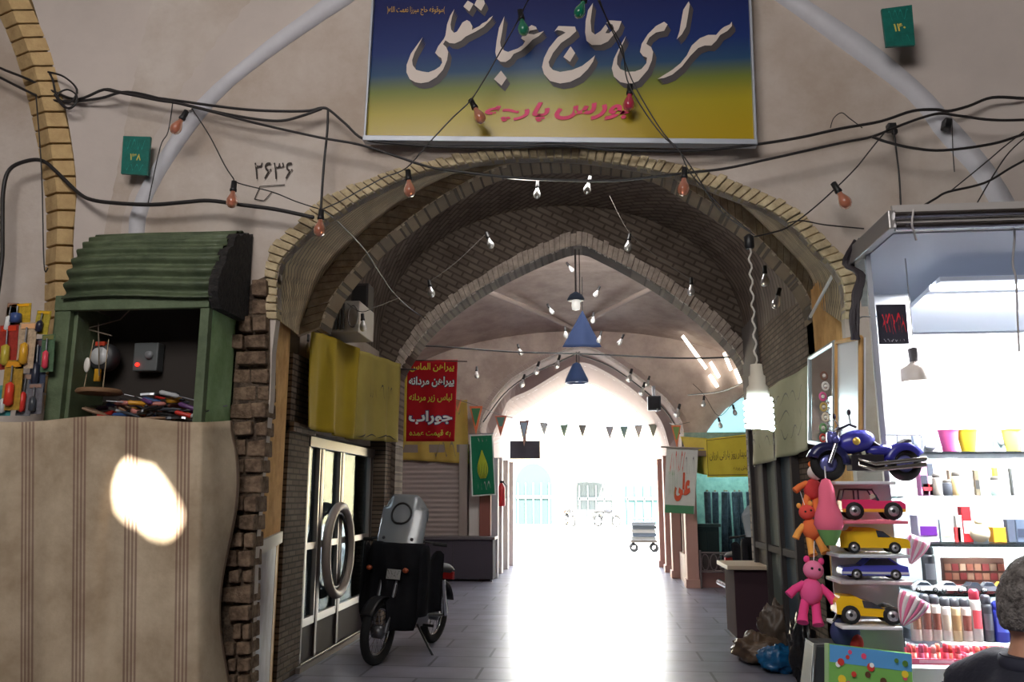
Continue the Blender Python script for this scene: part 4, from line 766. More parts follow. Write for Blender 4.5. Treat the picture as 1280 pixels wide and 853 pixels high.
# wires and clear bulbs of the bays
cable([(598,218,7.2),(640,224,7.3),(672,226,7.3),(737,226,7.3),(800,224,7.2),(830,214,7.1)],.004,'thin wire strung across the top of the brick vault',c=C((150,146,140),.6),name='festoon_wire',cat='wire')
cable([(537,352,7.6),(570,328,7.6),(608,292,7.6)],.003,'thin wire between two clear bulbs on the left of the brick vault',c=C((110,104,98),.6),name='festoon_wire',cat='wire')
cable([(762,245,7.6),(786,290,7.6),(820,320,7.6),(864,350,7.6)],.003,'thin wire between two clear bulbs on the right of the brick vault',c=C((110,104,98),.6),name='festoon_wire',cat='wire')
cable([(512,432,10.42),(560,434,10.6),(640,440,11),(740,443,11),(850,448,10.8),(928,446,10.42)],.012,'black wire strung across the second pointed arch',name='cable')
cable([(470,446,9.6),(490,460,9.8),(520,462,10.1)],.012,'short dark cable at the top of the pale yellow banner',name='cable')
cable([(860,494,15),(900,490,13.5),(930,478,11.8),(940,470,10.3)],.012,'dark wire running along the right vault toward the lamp',name='cable')
for k,(pts,l) in enumerate((([(725,432),(700,444),(660,462),(630,485),(604,520)],'left'),([(725,436),(762,450),(800,476),(832,506),(850,535)],'right'))): cable([(x,y+8,15.7) for x,y in pts],.012,'festoon wire following the %s half of the far arch'%l,name='festoon_wire',cat='wire')
cable([(426,372,7.9),(440,384,7.6),(453,390,7.5),(470,384,7.6),(500,372,8.4)],.004,'thin wire carrying the clear bulb beside the air conditioner',c=C((80,74,70),.6),name='festoon_wire',cat='wire')
cable([(866,480,14.6),(880,494,14.6),(898,520,14.6),(916,505,14.6),(936,488,14.6)],.006,'thin wire with unlit bulbs before the bright side arch',c=C((80,74,70),.6),name='festoon_wire',cat='wire')
CG='clear festoon bulbs'
for x,y,Y,rot,l in ((608,290,7.6,-.3,'clear bulb high on the left of the brick vault'),(536,350,7.6,-.2,'clear bulb low on the left of the brick vault'),(453,392,7.5,-.1,'clear bulb beside the air conditioner'),(385,418,7.3,.1,'clear bulb at the corner of the mustard banner'),(672,226,7.3,.05,'clear bulb left of the middle on the top vault wire'),(738,220,7.3,.25,'clear bulb right of the middle on the top vault wire'),(787,292,7.6,.15,'clear bulb on the right of the brick vault, above the lower one'),(864,347,7.6,.05,'clear bulb beside the right haunch of the second arch'),(956,332,6.6,.05,'clear bulb right of the lamp cord below the rib'),(975,360,6.6,.3,'clear bulb low on the right by the wooden reveal')):
    bulb('c',x,y,Y,l,(0,rot,0),1.0,CG)
for i,(x,y,rot) in enumerate(((708,328,-.6),(750,358,.5),(684,380,-.5),(742,390,.1),(706,408,-.1),(752,414,.3),(780,418,.5),(647,430,-.3),(596,458,0),(812,470,.3),(880,495,.1),(916,506,-.2),(898,522,-.2))):
    bulb('c',x,y,11.6 if i<9 else 14.6,'clear bulb in the middle vault, %s from the %s'%((ORD[i],'top') if i<7 else (ORD[i-7],'far left below the vault')),(0,rot,0),1.0 if i<9 else 1.1,CG)
for i,(x,y) in enumerate(((674,452),(656,468),(700,444),(790,461),(806,478),(825,498),(850,505))):
    bulb('c',x,y,15.6,'unlit bulb on the far arch, %s of its row'%ORD[i],(0,.3,0),1.5,CG)
# big lit spiral lamp
p=W(950,541,4.5); t=thing('spiral_lamp','large lit energy saving lamp hanging on a twisted cord','lamp',p); k=4.55/1020
MB().lathe([(.004,84*k),(7*k,83*k),(8*k,70*k),(10*k,68*k),(10*k,58*k),(13*k,54*k),(13.5*k,42*k),(11*k,40*k)],20).build('base',C((222,214,196),.4),t)
m=MB(); pts=[]
for i in range(121): q=i/120; a_=q*5*2*math.pi; pts.append((.066*math.cos(a_),.066*math.sin(a_),40*k-q*36*k))
m.tube(pts,.0125,7); m.build('glowing_tube',mat('lamp_glow',(240,255,255),.4,emit=(225,250,255),es=42),t)
m=MB(); hh=W(945,296,4.5).z-p.z; m.tube([(.008*math.sin(i*1.3),.008*math.cos(i*1.3),84*k+(hh-84*k)*i/40) for i in range(41)],.006,5); m.build('twisted_cord',C((206,200,190),.6),t)
MB().lathe([(.02,hh-.07),(.028,hh-.06),(.028,hh),(.01,hh+.015)],10).build('ceiling_hook',black,t)
# rubbish bags and metal stand by the right wall
def crumple(label,p,sx,sy,sz,c,seed,rough=.4):
    t=MB(); t.M=Matrix.Translation(p); r=Vector((seed,seed*2,0)); n=40
    def f(u,v):
        a=u*6.2832; b=v*math.pi; d=Vector((math.sin(b)*math.cos(a),math.sin(b)*math.sin(a),-math.cos(b))); k=1+.35*noise.noise(d*2.2+r)+.2*noise.noise(d*6+r)
        q=Vector((d.x*sx*k,d.y*sy*k,d.z*sz*k+sz)); q.z=max(q.z,.0); return q
    t.grid(n,24,f); return tag(t.build('plastic_bag',mat('bag_plastic',c,rough,var=.3,vs=9,bump=.6,bs=12)),label,'bag')
crumple('brown crumpled sack lying at the foot of the maroon counter',Vector((1.50,8.1,0)),.22,.2,.13,(100,80,64),3)
crumple('tall brown sack leaning on the maroon counter',Vector((1.74,8.45,0)),.16,.15,.24,(92,78,68),5)
crumple('shiny blue plastic bag on the floor by the right wall',Vector((1.60,7.72,0)),.17,.15,.11,(20,90,140),8,.25)
crumple('black rubbish bag against the dark shop front',Vector((1.70,7.25,0)),.10,.14,.26,(28,28,32),12,.3)
t=thing('metal_stand','low grey metal stand on the floor beside the toy display','stand',(1.66,6.45,0)); m=MB(); m.prism([(-.16,0),(.14,0),(.10,.46),(-.10,.46)],lambda u,v,w:(u,-.2+.4*w*(1-v*.5),v)); m.build('body',C((74,78,82),.4,.4),t,bevel=.01); MB().tube([(-.18,-.22,0),(-.11,-.2,.48),(.11,-.2,.48),(.16,-.22,0)],.014,6).build('frame',C((150,152,156),.35,.7),t); MB().box(-.12,.12,-.2,.02,.46,.485).build('top',C((110,112,116),.4,.4),t)
# ------------------------------------------------------------------ motorbikes
def motorbike(label):
    t=thing('motorbike',label,'motorbike'); dk=C((26,26,30),.45); eng=C((96,96,100),.4,.7)
    def wheel(x,nm):
        m=MB(); m.M=T(x,0,.29); m.torus(.25,.042,32,10); w_=m.build(nm,rubber,t)
        m=MB(); m.M=T(x,0,.29); m.torus(.205,.012,32,6); m.build('rim',chrome,w_)
        m=MB(); m.M=T(x,0,.29)
        for k in range(18): a=k*math.pi/9; m.tube([(.03*math.cos(a+.3),.02*(-1)**k,.03*math.sin(a+.3)),(.2*math.cos(a),0,.2*math.sin(a))],.0025,4)
        m.build('spokes',chrome,w_); m=MB(); m.M=T(x,0,.29,R(90)); m.lathe([(.02,-.06),(.06,-.045),(.06,.045),(.02,.06)],14); m.build('hub',eng,w_)
    wheel(.62,'front_wheel'); wheel(-.60,'rear_wheel')
    for s in (-1,1): MB().tube([(.62,.075*s,.29),(.42,.075*s,.86),(.38,.075*s,.98)],[.022,.026,.024],8).build('fork_leg',eng,t)
    m=MB()
    for i in range(13):
        pass
    m.loft([[(.62+.31*math.cos(a),y,.29+.31*math.sin(a)) for a in [R(35+i*9) for i in range(13)]] for y in (-.06,-.03,0,.03,.06)]); m.build('front_fender',dk,t,solid=.006)
    m=MB(); m.loft([[(-.6+.33*math.cos(a),y,.31+.33*math.sin(a)) for a in [R(20+i*11) for i in range(14)]] for y in (-.08,-.04,0,.04,.08)]); m.build('rear_fender',dk,t,solid=.006)
    m=MB(); m.M=T(.1,0,.80); m.ball((0,0,0),.27,.135,.12,18,12); m.build('fuel_tank',C((24,24,30),.6),t)
    m=MB(); m.grid(14,10,lambda u,v:(-.78+.75*u,-.13+.26*v,.80+.035*math.sin(u*3)-.06*abs(2*v-1)**3)); m.build('seat',C((28,26,28),.7),t,solid=.06,off=-1)
    m=MB(); m.tube([(.38,0,.9),(.15,0,.72),(.1,0,.36),(-.2,0,.33),(-.3,0,.5),(-.75,0,.72)],.022,7).tube([(.3,0,.82),(-.3,0,.68)],.02,7).tube([(-.6,.09,.29),(-.2,.09,.34)],.018,6).tube([(-.6,-.09,.29),(-.2,-.09,.34)],.018,6); m.build('frame',dk,t)
    m=MB(); m.box(-.18,.16,-.13,.13,.26,.46); m.M=T(.1,0,.5,0,R(-30)); m.lathe([(.06,-.1),(.08,-.08),(.08,-.05),(.065,-.045),(.08,-.03),(.08,0),(.065,.01),(.08,.03),(.08,.06),(.03,.08)],12); m.build('engine',eng,t,bevel=.015)
    MB().tube([(.18,-.12,.42),(.2,-.15,.3),(.0,-.17,.24),(-.4,-.18,.27),(-.95,-.18,.33)],[.018,.02,.022,.04,.045],9).build('exhaust_pipe',chrome,t)
    MB().tube([(.1,.14,.3),(.02,.3,.0)],.012,6).build('kickstand',dk,t)
    MB().tube([(.36,0,1.0),(.36,.1,1.02),(.30,.25,1.1),(.24,.36,1.08)][::-1]+[(.36,-.1,1.02),(.30,-.25,1.1),(.24,-.36,1.08)],.013,7).build('handlebar',dk,t)
    for s in (-1,1):
        MB().tube([(.26,.33*s,1.08),(.2,.45*s,1.07)],.018,8).build('grip',rubber,t); MB().tube([(.0,.16*s,.28),(0,.27*s,.28)],.014,6).build('footrest',rubber,t)
        MB().tube([(-.62,.12*s,.29),(-.5,.12*s,.66)],.025,8).build('rear_shock',chrome,t)
    m=MB(); m.M=T(.40,0,.92,0,R(90)); m.lathe([(.0,-.08),(.06,-.07),(.095,.0),(.09,.03),(.0,.045)],16); m.build('headlight',C((190,196,200),.15),t)
    m=MB(); m.box(-.95,-.9,-.06,.06,.62,.7); m.build('tail_light',C((170,30,30),.3),t)
    return t
def kit(t):   # rain apron, windshield, plate
    ap=MB(); 
    def f(u,v):
        y=-.34+.68*u; z=.30+.78*v; w_=1-.35*(1-v)*abs(2*u-1); x=.60-.16*abs(2*u-1)**1.5-.12*v+.014*math.sin(u*23+v*5)+.02*math.sin(v*9)
        if v<.35 and abs(2*u-1)<.3: x+=.02; 
        return (x,y*(.78+.25*math.sin(v*3.0)),z+ (.28 if abs(2*u-1)<.22 and v<.3 else 0)*(1-v/.3 if v<.3 else 0))
    ap.grid(30,26,f); a_=ap.build('rain_apron',mat('black_tarpaulin',(24,24,28),.9,spec=.15,var=.3,vs=6),t,solid=.005)
    for s in (-1,1): sd=MB(); sd.grid(10,10,lambda u,v,s=s:(.46-.5*u,s*(.30+.03*math.sin(u*7)),.42+.62*v-.1*u*v+.05*math.sin(u*9)*v)); sd.build('leg_cover',mat('black_tarpaulin',(26,26,30),.9,spec=.15,var=.3,vs=6),t,solid=.006)
    wsm=mat('hazy_perspex',(176,184,192),.18,trans=.55); W_=lambda u,v,e=0:(.36-.16*v+.07*(1-(2*u-1)**2)+e,(-.25+.50*u)*(1-.12*max(0,v-.6)),.97+.56*v-.09*max(0,abs(2*u-1)-.45)**2*(6 if v>.8 else 0)-.06*abs(2*u-1)*(1-v))
    ws=MB().grid(20,20,W_).build('windshield',wsm,t,solid=.004)
    m=MB(); p=[Vector(W_(.5+.21*math.cos(a),.68+.17*math.sin(a),.008)) for a in [k*math.pi/16 for k in range(33)]]; m.tube(p,.011,6); m.build('oval_gasket',black,ws)
    for u,v in ((.2,.3),(.8,.3),(.15,.1),(.85,.1)): m=MB(); m.ball(W_(u,v,.008),.017); m.build('bolt',C((60,60,64),.4,.5),ws)
    m=MB(); m.M=T(.545,.08,.80,0,R(-8)); m.box(0,.01,-.07,.07,-.045,.045); pl=m.build('number_plate',C((150,150,148),.5),t,label='small pale number plate')
    m=MB(); m.M=T(.558,.08,.80,0,R(-8)); r=random.Random(1)
    F=lambda u,v:(.0,.07-.14*u,-.035+.07*v); scribble(m,F,0,1,.5,1,4,r,.07); scribble(m,F,0,1,0,.4,4,r,.05); m.build('plate_marks',C((70,66,70),.5),pl)
    for s in (-1,1): m=MB(); m.ball((.53,s*.19,.84),.022,.03,.024); m.build('turn_signal',C((150,70,36),.4),t)
bk=motorbike('black motorbike with hazy windshield and rain apron parked by the left glass door'); kit(bk)
HD=math.atan2(-.97,-.24)
bk.location=(-1.84+.0,8.30,0); bk.rotation_euler=(R(-3),0,HD)
bk2=dup(bk,(2.2,11.7,0),(R(2),0,HD+.5),'motorbike with white windshield half hidden behind the right pillar',None,.92)
bk3=motorbike('small distant motorbike in the sunlit courtyard, left of the other one'); bk3.location=(-1.2,44.5,0); bk3.rotation_euler=(0,R(2),R(-70))
bk4=dup(bk3,(.75,43.5,0),R(-40),'small distant motorbike in the sunlit courtyard, nearer the handcart')
bk3['group']=bk4['group']='distant motorbikes'
# ------------------------------------------------------------------ courtyard
MB().box(-25,25,47,47.6,0,5.4).build('wall_courtyard',C((206,190,150),.9),kind='structure')
def niche(k,xc,wd,ht,c):
    p=[(xc-wd/2,.02),(xc+wd/2,.02)]+[(xc+wd/2*math.cos(a),ht-wd*.5+wd*.6*math.sin(a)) for a in [i*math.pi/12 for i in range(13)]]
    o=MB().prism(p,lambda u,v,w:(u,46.9+.1*w,v)).build('door_%d'%k,C(c,.7),kind='structure'); q=[]
    m=MB(); m.M=Matrix()
    for i in range(5): m.box(xc-wd*.42+i*wd*.21-.03,xc-wd*.42+i*wd*.21+.03,46.8,46.9,.02,ht*.72)
    m.box(xc-wd*.46,xc+wd*.46,46.8,46.9,ht*.45,ht*.5); m.build('bars',C((120,130,130),.6),o)
niche(4,W(667,620,47).x,2.1,3.2,(16,44,44)); niche(5,W(745,620,47).x,2.2,3.0,(60,66,66)); niche(6,W(805,620,47).x,2.2,3.0,(30,60,60))  # door colours darkened in place of the shade inside the recesses
t=thing('awning','pale grey cloth awning on the far courtyard wall','awning',(W(735,600,46.5).x,46.5,2.35)); m=MB(); m.grid(12,6,lambda u,v:(-1+2*u,-.9*v,.5*(1-v)*(1-(2*u-1)**2*.3)+.05*math.sin(u*20)*v)); m.build('cloth',C((120,120,116),.8),t,solid=.02); m=MB(); m.tube([(-1,-.9,0),(1,-.9,0)],.025,6).tube([(-1,-.9,0),(-1,.5,.1)],.025,6).tube([(1,-.9,0),(1,.5,.1)],.025,6); m.build('pole',steel,t)
hc_=thing('handcart','low handcart stacked with folded pale cloth at the right of the passage mouth','handcart',(W(805,690,23.8).x,23.8,0))
MB().box(-.36,.36,-.3,.3,.26,.32).build('deck',C((60,54,48),.7),hc_)
for x in (-.28,.28): 
    for yy in (-.22,.22): m=MB(); m.M=T(x,yy,.12); m.torus(.09,.03,14,6); m.build('wheel',rubber,hc_)
m=MB()
for x in (-.3,.3): m.tube([(x,.3,.3),(x,.34,.9)],.02,6)
m.tube([(-.3,.34,.9),(.3,.34,.9)],.02,6); m.build('handle',steel,hc_)
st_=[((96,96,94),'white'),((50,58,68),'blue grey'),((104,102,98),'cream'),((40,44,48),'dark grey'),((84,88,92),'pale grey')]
for i,(c,n) in enumerate(st_):
    t=thing('folded_cloth','%s folded cloth on the handcart, %s from the bottom'%(n,ORD[i]),'cloth',(hc_.location.x+.02*(i%2),23.8,.32+.1*i),group='folded cloths on the handcart'); m=MB(); m.grid(12,10,lambda u,v:(-.33+.66*u,-.26+.03*math.sin(v*3.14)-.02,.01+.088*v)); m.box(-.33,.33,-.25,.25,.005,.095); m.build('fabric',C(c,.8),t,bevel=.02)
# ------------------------------------------------------------------ lit booth on the right
XL=1.16; YB0=3.42; YB1=4.32; XR=2.9; ZC=.86
zc=W(1200,284,3.1).z
bt=thing('market_booth','brightly lit white market booth with metal canopy on the right','booth',(2.0,3.9,0)); bo=Vector((2.0,3.9,0))
pw=mat('booth_white',(240,243,248),.45); pg=C((170,174,182),.5)
SL=lambda Y:XL+(Y-YB0)*.33
AT(bo).prism([(XL,YB0),(XL+.02,YB0),(SL(YB1)+.02,YB1),(SL(YB1),YB1)],lambda u,v,w:(u,v,zc*w)).build('side_panel',pg,bt)
AT(bo).box(SL(YB1),XR,YB1-.02,YB1,0,zc).build('back_panel',pw,bt)
AT(bo).box(XR-.02,XR,3.0,YB1,0,zc).build('far_panel',pw,bt)
AT(bo).prism([(XL,3.1),(XR,3.1),(XR,YB1+.1),(SL(YB1),YB1+.1),(XL,3.56)],lambda u,v,w:(u,v,zc+.03*w)).build('canopy_top',mat('galvanised',(176,172,170),.45,.4,c2=(140,134,130),vs=6),bt)
m=AT(bo)
for z in (zc-.0,zc+.045): m.tube([(XL,3.08,z),(XR,3.08,z)],.016,8)
m.build('front_tube',chrome,bt)
m=AT(bo); m.box(XL-.02,XL+.01,3.08,3.62,zc-.005,zc+.07); m.build('side_fascia',C((170,166,164),.35,.6),bt,bevel=.005)
m=AT(bo); m.box(XL,XR,3.085,3.10,zc-.0,zc+.09); m.build('front_fascia',C((186,180,176),.5,.2),bt)
m=AT(bo); m.add([(XL+.02,3.15,zc-.002),(XR,3.15,zc-.002),(XR,YB1-.02,zc-.002),(SL(YB1),YB1-.02,zc-.002),(XL+.02,3.5,zc-.002)],[(4,3,2,1,0)]); m.build('soffit',C((196,200,208),.5),bt,solid=.004)
m=AT(bo); a=(1.45,3.55); m.add([(1.46,3.45,zc-.10),(XR-.05,3.45,zc-.10),(XR-.05,4.25,zc-.16),(1.50,4.25,zc-.16)],[(3,2,1,0)]); m.build('light_panel',mat('light_panel',(235,242,255),.5,emit=(226,234,250),es=.15),bt,solid=.02,off=1)
m=AT(bo); m.tube([(1.45,3.52,zc-.13),(2.7,3.52,zc-.13)],.014,8); m.build('tube_lamp',mat('tube_glow',(255,255,255),.4,emit=(240,248,255),es=14),bt)
AT(bo).prism([(XL+.03,YB0),(XR-.02,YB0),(XR-.02,YB1-.02),(SL(YB1)+.03,YB1-.02)],lambda u,v,w:(u,v,ZC*w)).build('counter',pw,bt,bevel=.006)
AT(bo).box(W(1087,400,3.66).x,W(1137,400,3.66).x,3.64,3.66,W(1100,545,3.64).z,W(1100,368,3.64).z).build('side_column',pw,bt,bevel=.005)
glassshelf=glass('glass_shelf',(248,251,251),.04,.05)
SH={}
for k,(y,x0) in enumerate(((565,1143),(620,1126),(680,1134),(742,1140))):
    z=W(1200,y,3.82).z; SH[k]=z; xx=1.44
    AT(bo).box(xx,XR-.02,3.80,YB1-.02,z-.012,z).build('shelf',glassshelf,bt)
zd=W(1200,803,3.72).z; AT(bo).box(1.43,XR-.02,3.66,YB1-.02,ZC,zd).build('step',pw,bt)
# goods -------------------------------------------------------------
def onshelf(x,k,Y=3.9): p=W(x,700,Y); return Vector((p.x,Y,SH[k]+.001))
def carton(x0,x1,ytop,k,c,name,label,Y=3.9,c2=None,grp='perfume and cosmetic boxes on the booth shelves'):
    z=SH[k]; a=W(x0,ytop,Y); b=W(x1,ytop,Y); h=max(.03,a.z-z); w_=(b.x-a.x)/2
    t=thing(name,label,'box',((a.x+b.x)/2,Y,z+.001),group=grp); MB().box(-w_,w_,0,min(.1,2*w_),0,h).build('carton',C(c,.35),t,bevel=.003)
    if c2: MB().box(-w_*.8,w_*.8,-.002,0,h*.25,h*.6).build('printed_band',C(c2,.35),t)
    MB().box(-w_,w_,0,min(.1,2*w_),h-.004,h+.0005).build('lid',C([min(255,v+20) for v in c],.35),t)
for a in ((1148,1158,578,1,(226,140,190),'perfume_box','pink perfume box at the left end of the second shelf',(60,60,70)),(1158,1166,580,1,(70,74,84),'perfume_box','dark capped box beside the pink box on the second shelf',(220,220,220)),(1151,1169,596,1,(236,170,200),'cosmetic_box','pink box with red round print on the second shelf',(210,60,70)),(1186,1196,588,1,(206,180,150),'perfume_box','beige box in the middle of the second shelf',(120,90,70)),(1217,1223,588,1,(120,110,90),'cosmetic_box','narrow brown box on the second shelf under the pink cup',(60,60,60)),(1224,1232,592,1,(236,236,226),'cosmetic_box','narrow white box on the second shelf beside the brown one',None),(1241,1247,585,1,(230,220,60),'cosmetic_box','narrow yellow box on the second shelf',None),(1261,1265,586,1,(70,70,70),'cosmetic_box','thin dark box at the right of the second shelf',None),
  (1146,1172,645,2,(226,214,236),'perfume_box','white and purple perfume box at the left of the third shelf',(96,40,130)),(1174,1191,650,2,(214,232,230),'perfume_box','pale aqua perfume box on the third shelf',(230,214,160)),(1194,1202,645,2,(216,206,196),'cosmetic_box','beige box behind the red box on the third shelf',None),(1201,1213,634,2,(206,50,56),'perfume_box','tall red and white box on the third shelf',(240,236,236)),(1193,1201,660,2,(206,60,64),'cosmetic_box','small red box in front of the beige box on the third shelf',None),(1241,1257,660,2,(226,160,50),'perfume_box','small orange box right of the round cream jar',None),(1258,1268,650,2,(86,92,108),'perfume_box','dark grey box on the third shelf near the man',None),(1269,1284,650,2,(100,110,130),'perfume_box','blue grey box at the right end of the third shelf',(60,66,84))): carton(a[0],a[1],a[2],a[3],a[4],a[5],a[6],c2=a[7])
def bottle(name,label,p,h,rad,c,cap,capc,grp,lab=None,cat='bottle',inner=None):
    t=thing(name,label,cat,p,group=grp); MB().lathe([(rad*.9,0),(rad,.006),(rad,h*.74),(rad*.92,h*.79),(rad*.6,h*.8)],14).build('body',C(c,.3),t); MB().lathe([(rad*.86,h*.8),(rad*.9,h*.81),(rad*.88,h*.94),(rad*.6,h),(.001,h*1.005)],14).build('cap',C(capc,.3,.3),t)
    if lab: 
        m=MB(); s=[[(rad*1.02*math.cos(a),rad*1.02*math.sin(a),z) for a in [R(-140+i*10) for i in range(11)]] for z in (h*.25,h*.6)]; m.loft(s); m.build('label_print',C(lab,.4),t)
    return t
KX=3.95/1020
for x,yt,c,n,k in ((1180,592,(160,150,140),'clear brown perfume bottle at the left of the second shelf',1),(1193,600,(70,72,80),'dark squat perfume bottle on the second shelf',1),(1205,590,(236,206,150),'pale amber perfume bottle with dark cap on the second shelf',1),(1254,596,(190,220,214),'pale green perfume bottle on the second shelf',1)):
    p=onshelf(x,k); bottle('perfume_bottle',n,p,W(x,yt,3.9).z-SH[k],.02,c,0,(90,84,80),'perfume bottles on the second shelf')
t=thing('cream_jar','round cream coloured jar on the third shelf','jar',onshelf(1228,2)); MB().ball((0,0,.042),.044,.03,.042).build('jar',C((240,228,196),.3),t); MB().lathe([(.015,.08),(.018,.085),(.018,.1),(.0,.102)],10).build('stopper',C((230,214,170),.3),t)
for x,c,n in ((1201,(250,110,180),'pink'),(1225,(246,236,70),'yellow'),(1283,(240,226,120),'pale yellow')):
    t=thing('plastic_cup','%s plastic cup basket on the top shelf'%n,'cup',onshelf(x,0),group='coloured plastic cups'); MB().lathe([(.028,0),(.03,.004),(.042,.095),(.044,.1),(.041,.1),(.028,.006),(.0,.006)],18).build('cup',C(c,.3),t); m=MB(); m.M=T(0,0,.1,R(90)); m.torus(.043,.003,18,6); m.build('rim',C(c,.3),t)
for x,w_,h,c,n in ((1133,9,24,(150,160,175),'grey blister pack with dark print at the left of the top shelf'),(1176,10,22,(206,214,222),'pale round pack on the top shelf left of the pink cup'),(1160,6,30,(120,130,150),'small blue grey pack between the others on the top shelf'),(1268,10,56,(150,180,190),'pale blue box hung above the yellow cup')):
    z=SH[0]; 
    p=onshelf(max(x,1144),0,4.0); t=thing('blister_pack',n,'pack',p,group='packs on the top shelf'); MB().box(-w_*KX/1.2,w_*KX/1.2,0,.02,0,h*KX).build('card',C(c,.35),t,bevel=.003); MB().ball((0,-.004,h*KX*.45),w_*KX*.7,.02,h*KX*.3).build('bubble',C((210,222,230),.15),t)
# fourth shelf: hair spray, palettes and small cars
bottle('hair_spray','tall black spray can at the left end of the fourth shelf',onshelf(1160,3),W(1160,682,3.9).z-SH[3],.028,(30,30,34),0,(34,34,38),None,(90,90,96),'spray can')
for x0,x1,n in ((1180,1214,'left'),(1217,1253,'right')):
    t=thing('makeup_palette','open makeup palette with coral shades on the fourth shelf, the %s one'%n,'palette',onshelf((x0+x1)/2,3,4.0),group='makeup palettes'); w_=(x1-x0)*KX/2; h=W(x0,698,4.0).z-SH[3]
    MB().box(-w_,w_,0,.03,0.02,h).build('case',C((150,110,96),.4),t,bevel=.004)
    r=random.Random(x0)
    for i in range(4):
        for j in range(2): m=MB(); m.cbox((-w_*.72+i*w_*.48,-.003,h*.4+j*h*.3),w_*.4,.008,h*.22); m.build('shade_pan',C(((216,130,110),(230,170,140),(190,90,90),(240,200,170))[(i+j)%4],.5),t)
    MB().box(-w_,w_,-.03,0,0,.02).build('tray',C((210,90,90),.4),t)
def car(name,label,L,Wd,H,prof,cab,c,c2,wr,grp=None,rz=0,loc=(0,0,0),wx=(.28,-.30),glassc=(50,56,66),cat='toy car'):
    t=thing(name,label,cat,loc,rz,grp); S=lambda p:[(u*L,v*H) for u,v in p]
    def ex(k,taper): 
        def f(u,v,w_): return (u,(w_-.5)*Wd*k*(1-taper*max(0,v/H-.45)),v)
        return f
    m=MB(); m.prism(S(prof),ex(1,.25)); m.build('body',C(c,.25),t,bevel=.004*L/.2)
    m=MB(); m.prism(S(cab),ex(1.015,.25)); m.build('cabin',C(glassc,.12),t,bevel=.003*L/.2)
    if c2: m=MB(); m.prism(S([(-.49,.26),(.49,.26),(.49,.36),(-.49,.36)]),ex(1.03,0)); m.build('side_band',C(c2,.3),t)
    for x in wx:
        for s in (-1,1):
            m=MB(); m.M=T(x*L,s*(Wd/2-wr*.2),wr,R(90)); m.lathe([(wr*.6,-wr*.35),(wr*.95,-wr*.3),(wr,0),(wr*.95,wr*.3),(wr*.6,wr*.35)],16); w_=m.build('wheel',rubber,t)
            m=MB(); m.M=T(x*L,s*(Wd/2-wr*.2),wr,R(90)); m.lathe([(0,-wr*.34),(wr*.58,-wr*.37),(wr*.58,wr*.37),(0,wr*.34)],12); m.build('hubcap',C((190,192,196),.25,.6),w_)
    return t
sed=[(-.5,.2),(.5,.2),(.5,.42),(.46,.55),(.2,.62),(.06,.98),(-.22,1.0),(-.38,.66),(-.49,.6)]; sedc=[(.17,.64),(.05,.93),(-.2,.95),(-.34,.66)]
for i,(x,c,n) in enumerate(((1152,(206,212,216),'silver'),(1182,(236,238,240),'white rounded'),(1212,(60,60,66),'black and white'),(1232,(120,124,132),'grey'),(1250,(226,160,60),'orange'))):
    car('toy_car','tiny %s toy car on the fourth shelf, %s from the left'%(n,ORD[i]),.115 if i<2 else .09,.05,.045,sed,sedc,c,None,.011,'tiny toy cars on the fourth shelf',R(10*(i%3)-10),onshelf(x+2,3,3.85))
# deodorant cans
DC=[((214,208,196),(70,74,80),(120,90,70)),((216,206,196),(74,76,82),(100,60,50)),((220,212,200),(80,82,88),(110,66,54)),((228,226,220),(84,86,92),(200,190,170)),((206,190,150),(80,82,88),(160,130,90)),((226,214,206),(86,88,94),(120,70,60)),((222,218,214),(190,60,80),(220,90,100)),((52,54,60),(70,72,80),(90,92,100)),((40,50,150),(60,70,170),(90,110,210)),((60,66,70),(40,42,46),(120,130,110))]
DN=['beige','beige with brown label','cream with brown label','white','gold','cream with dark label','red capped','black','royal blue','dark grey']
for i,(x,(c,cc,l)) in enumerate(zip((1147,1160,1172,1185,1197,1210,1223,1237,1253,1270),DC)):
    p=W(x,803,3.74); p.z=zd+.001; h=W(x,(744,743,744,747,748,748,737,744,752,750)[i],3.74).z-zd
    bottle('deodorant_can','%s spray can below the toy cars, %s from left'%(DN[i],ORD[i]),p,h,.0225 if i!=8 else .03,c,0,cc,'spray cans in a row on the booth step',l,'spray can')
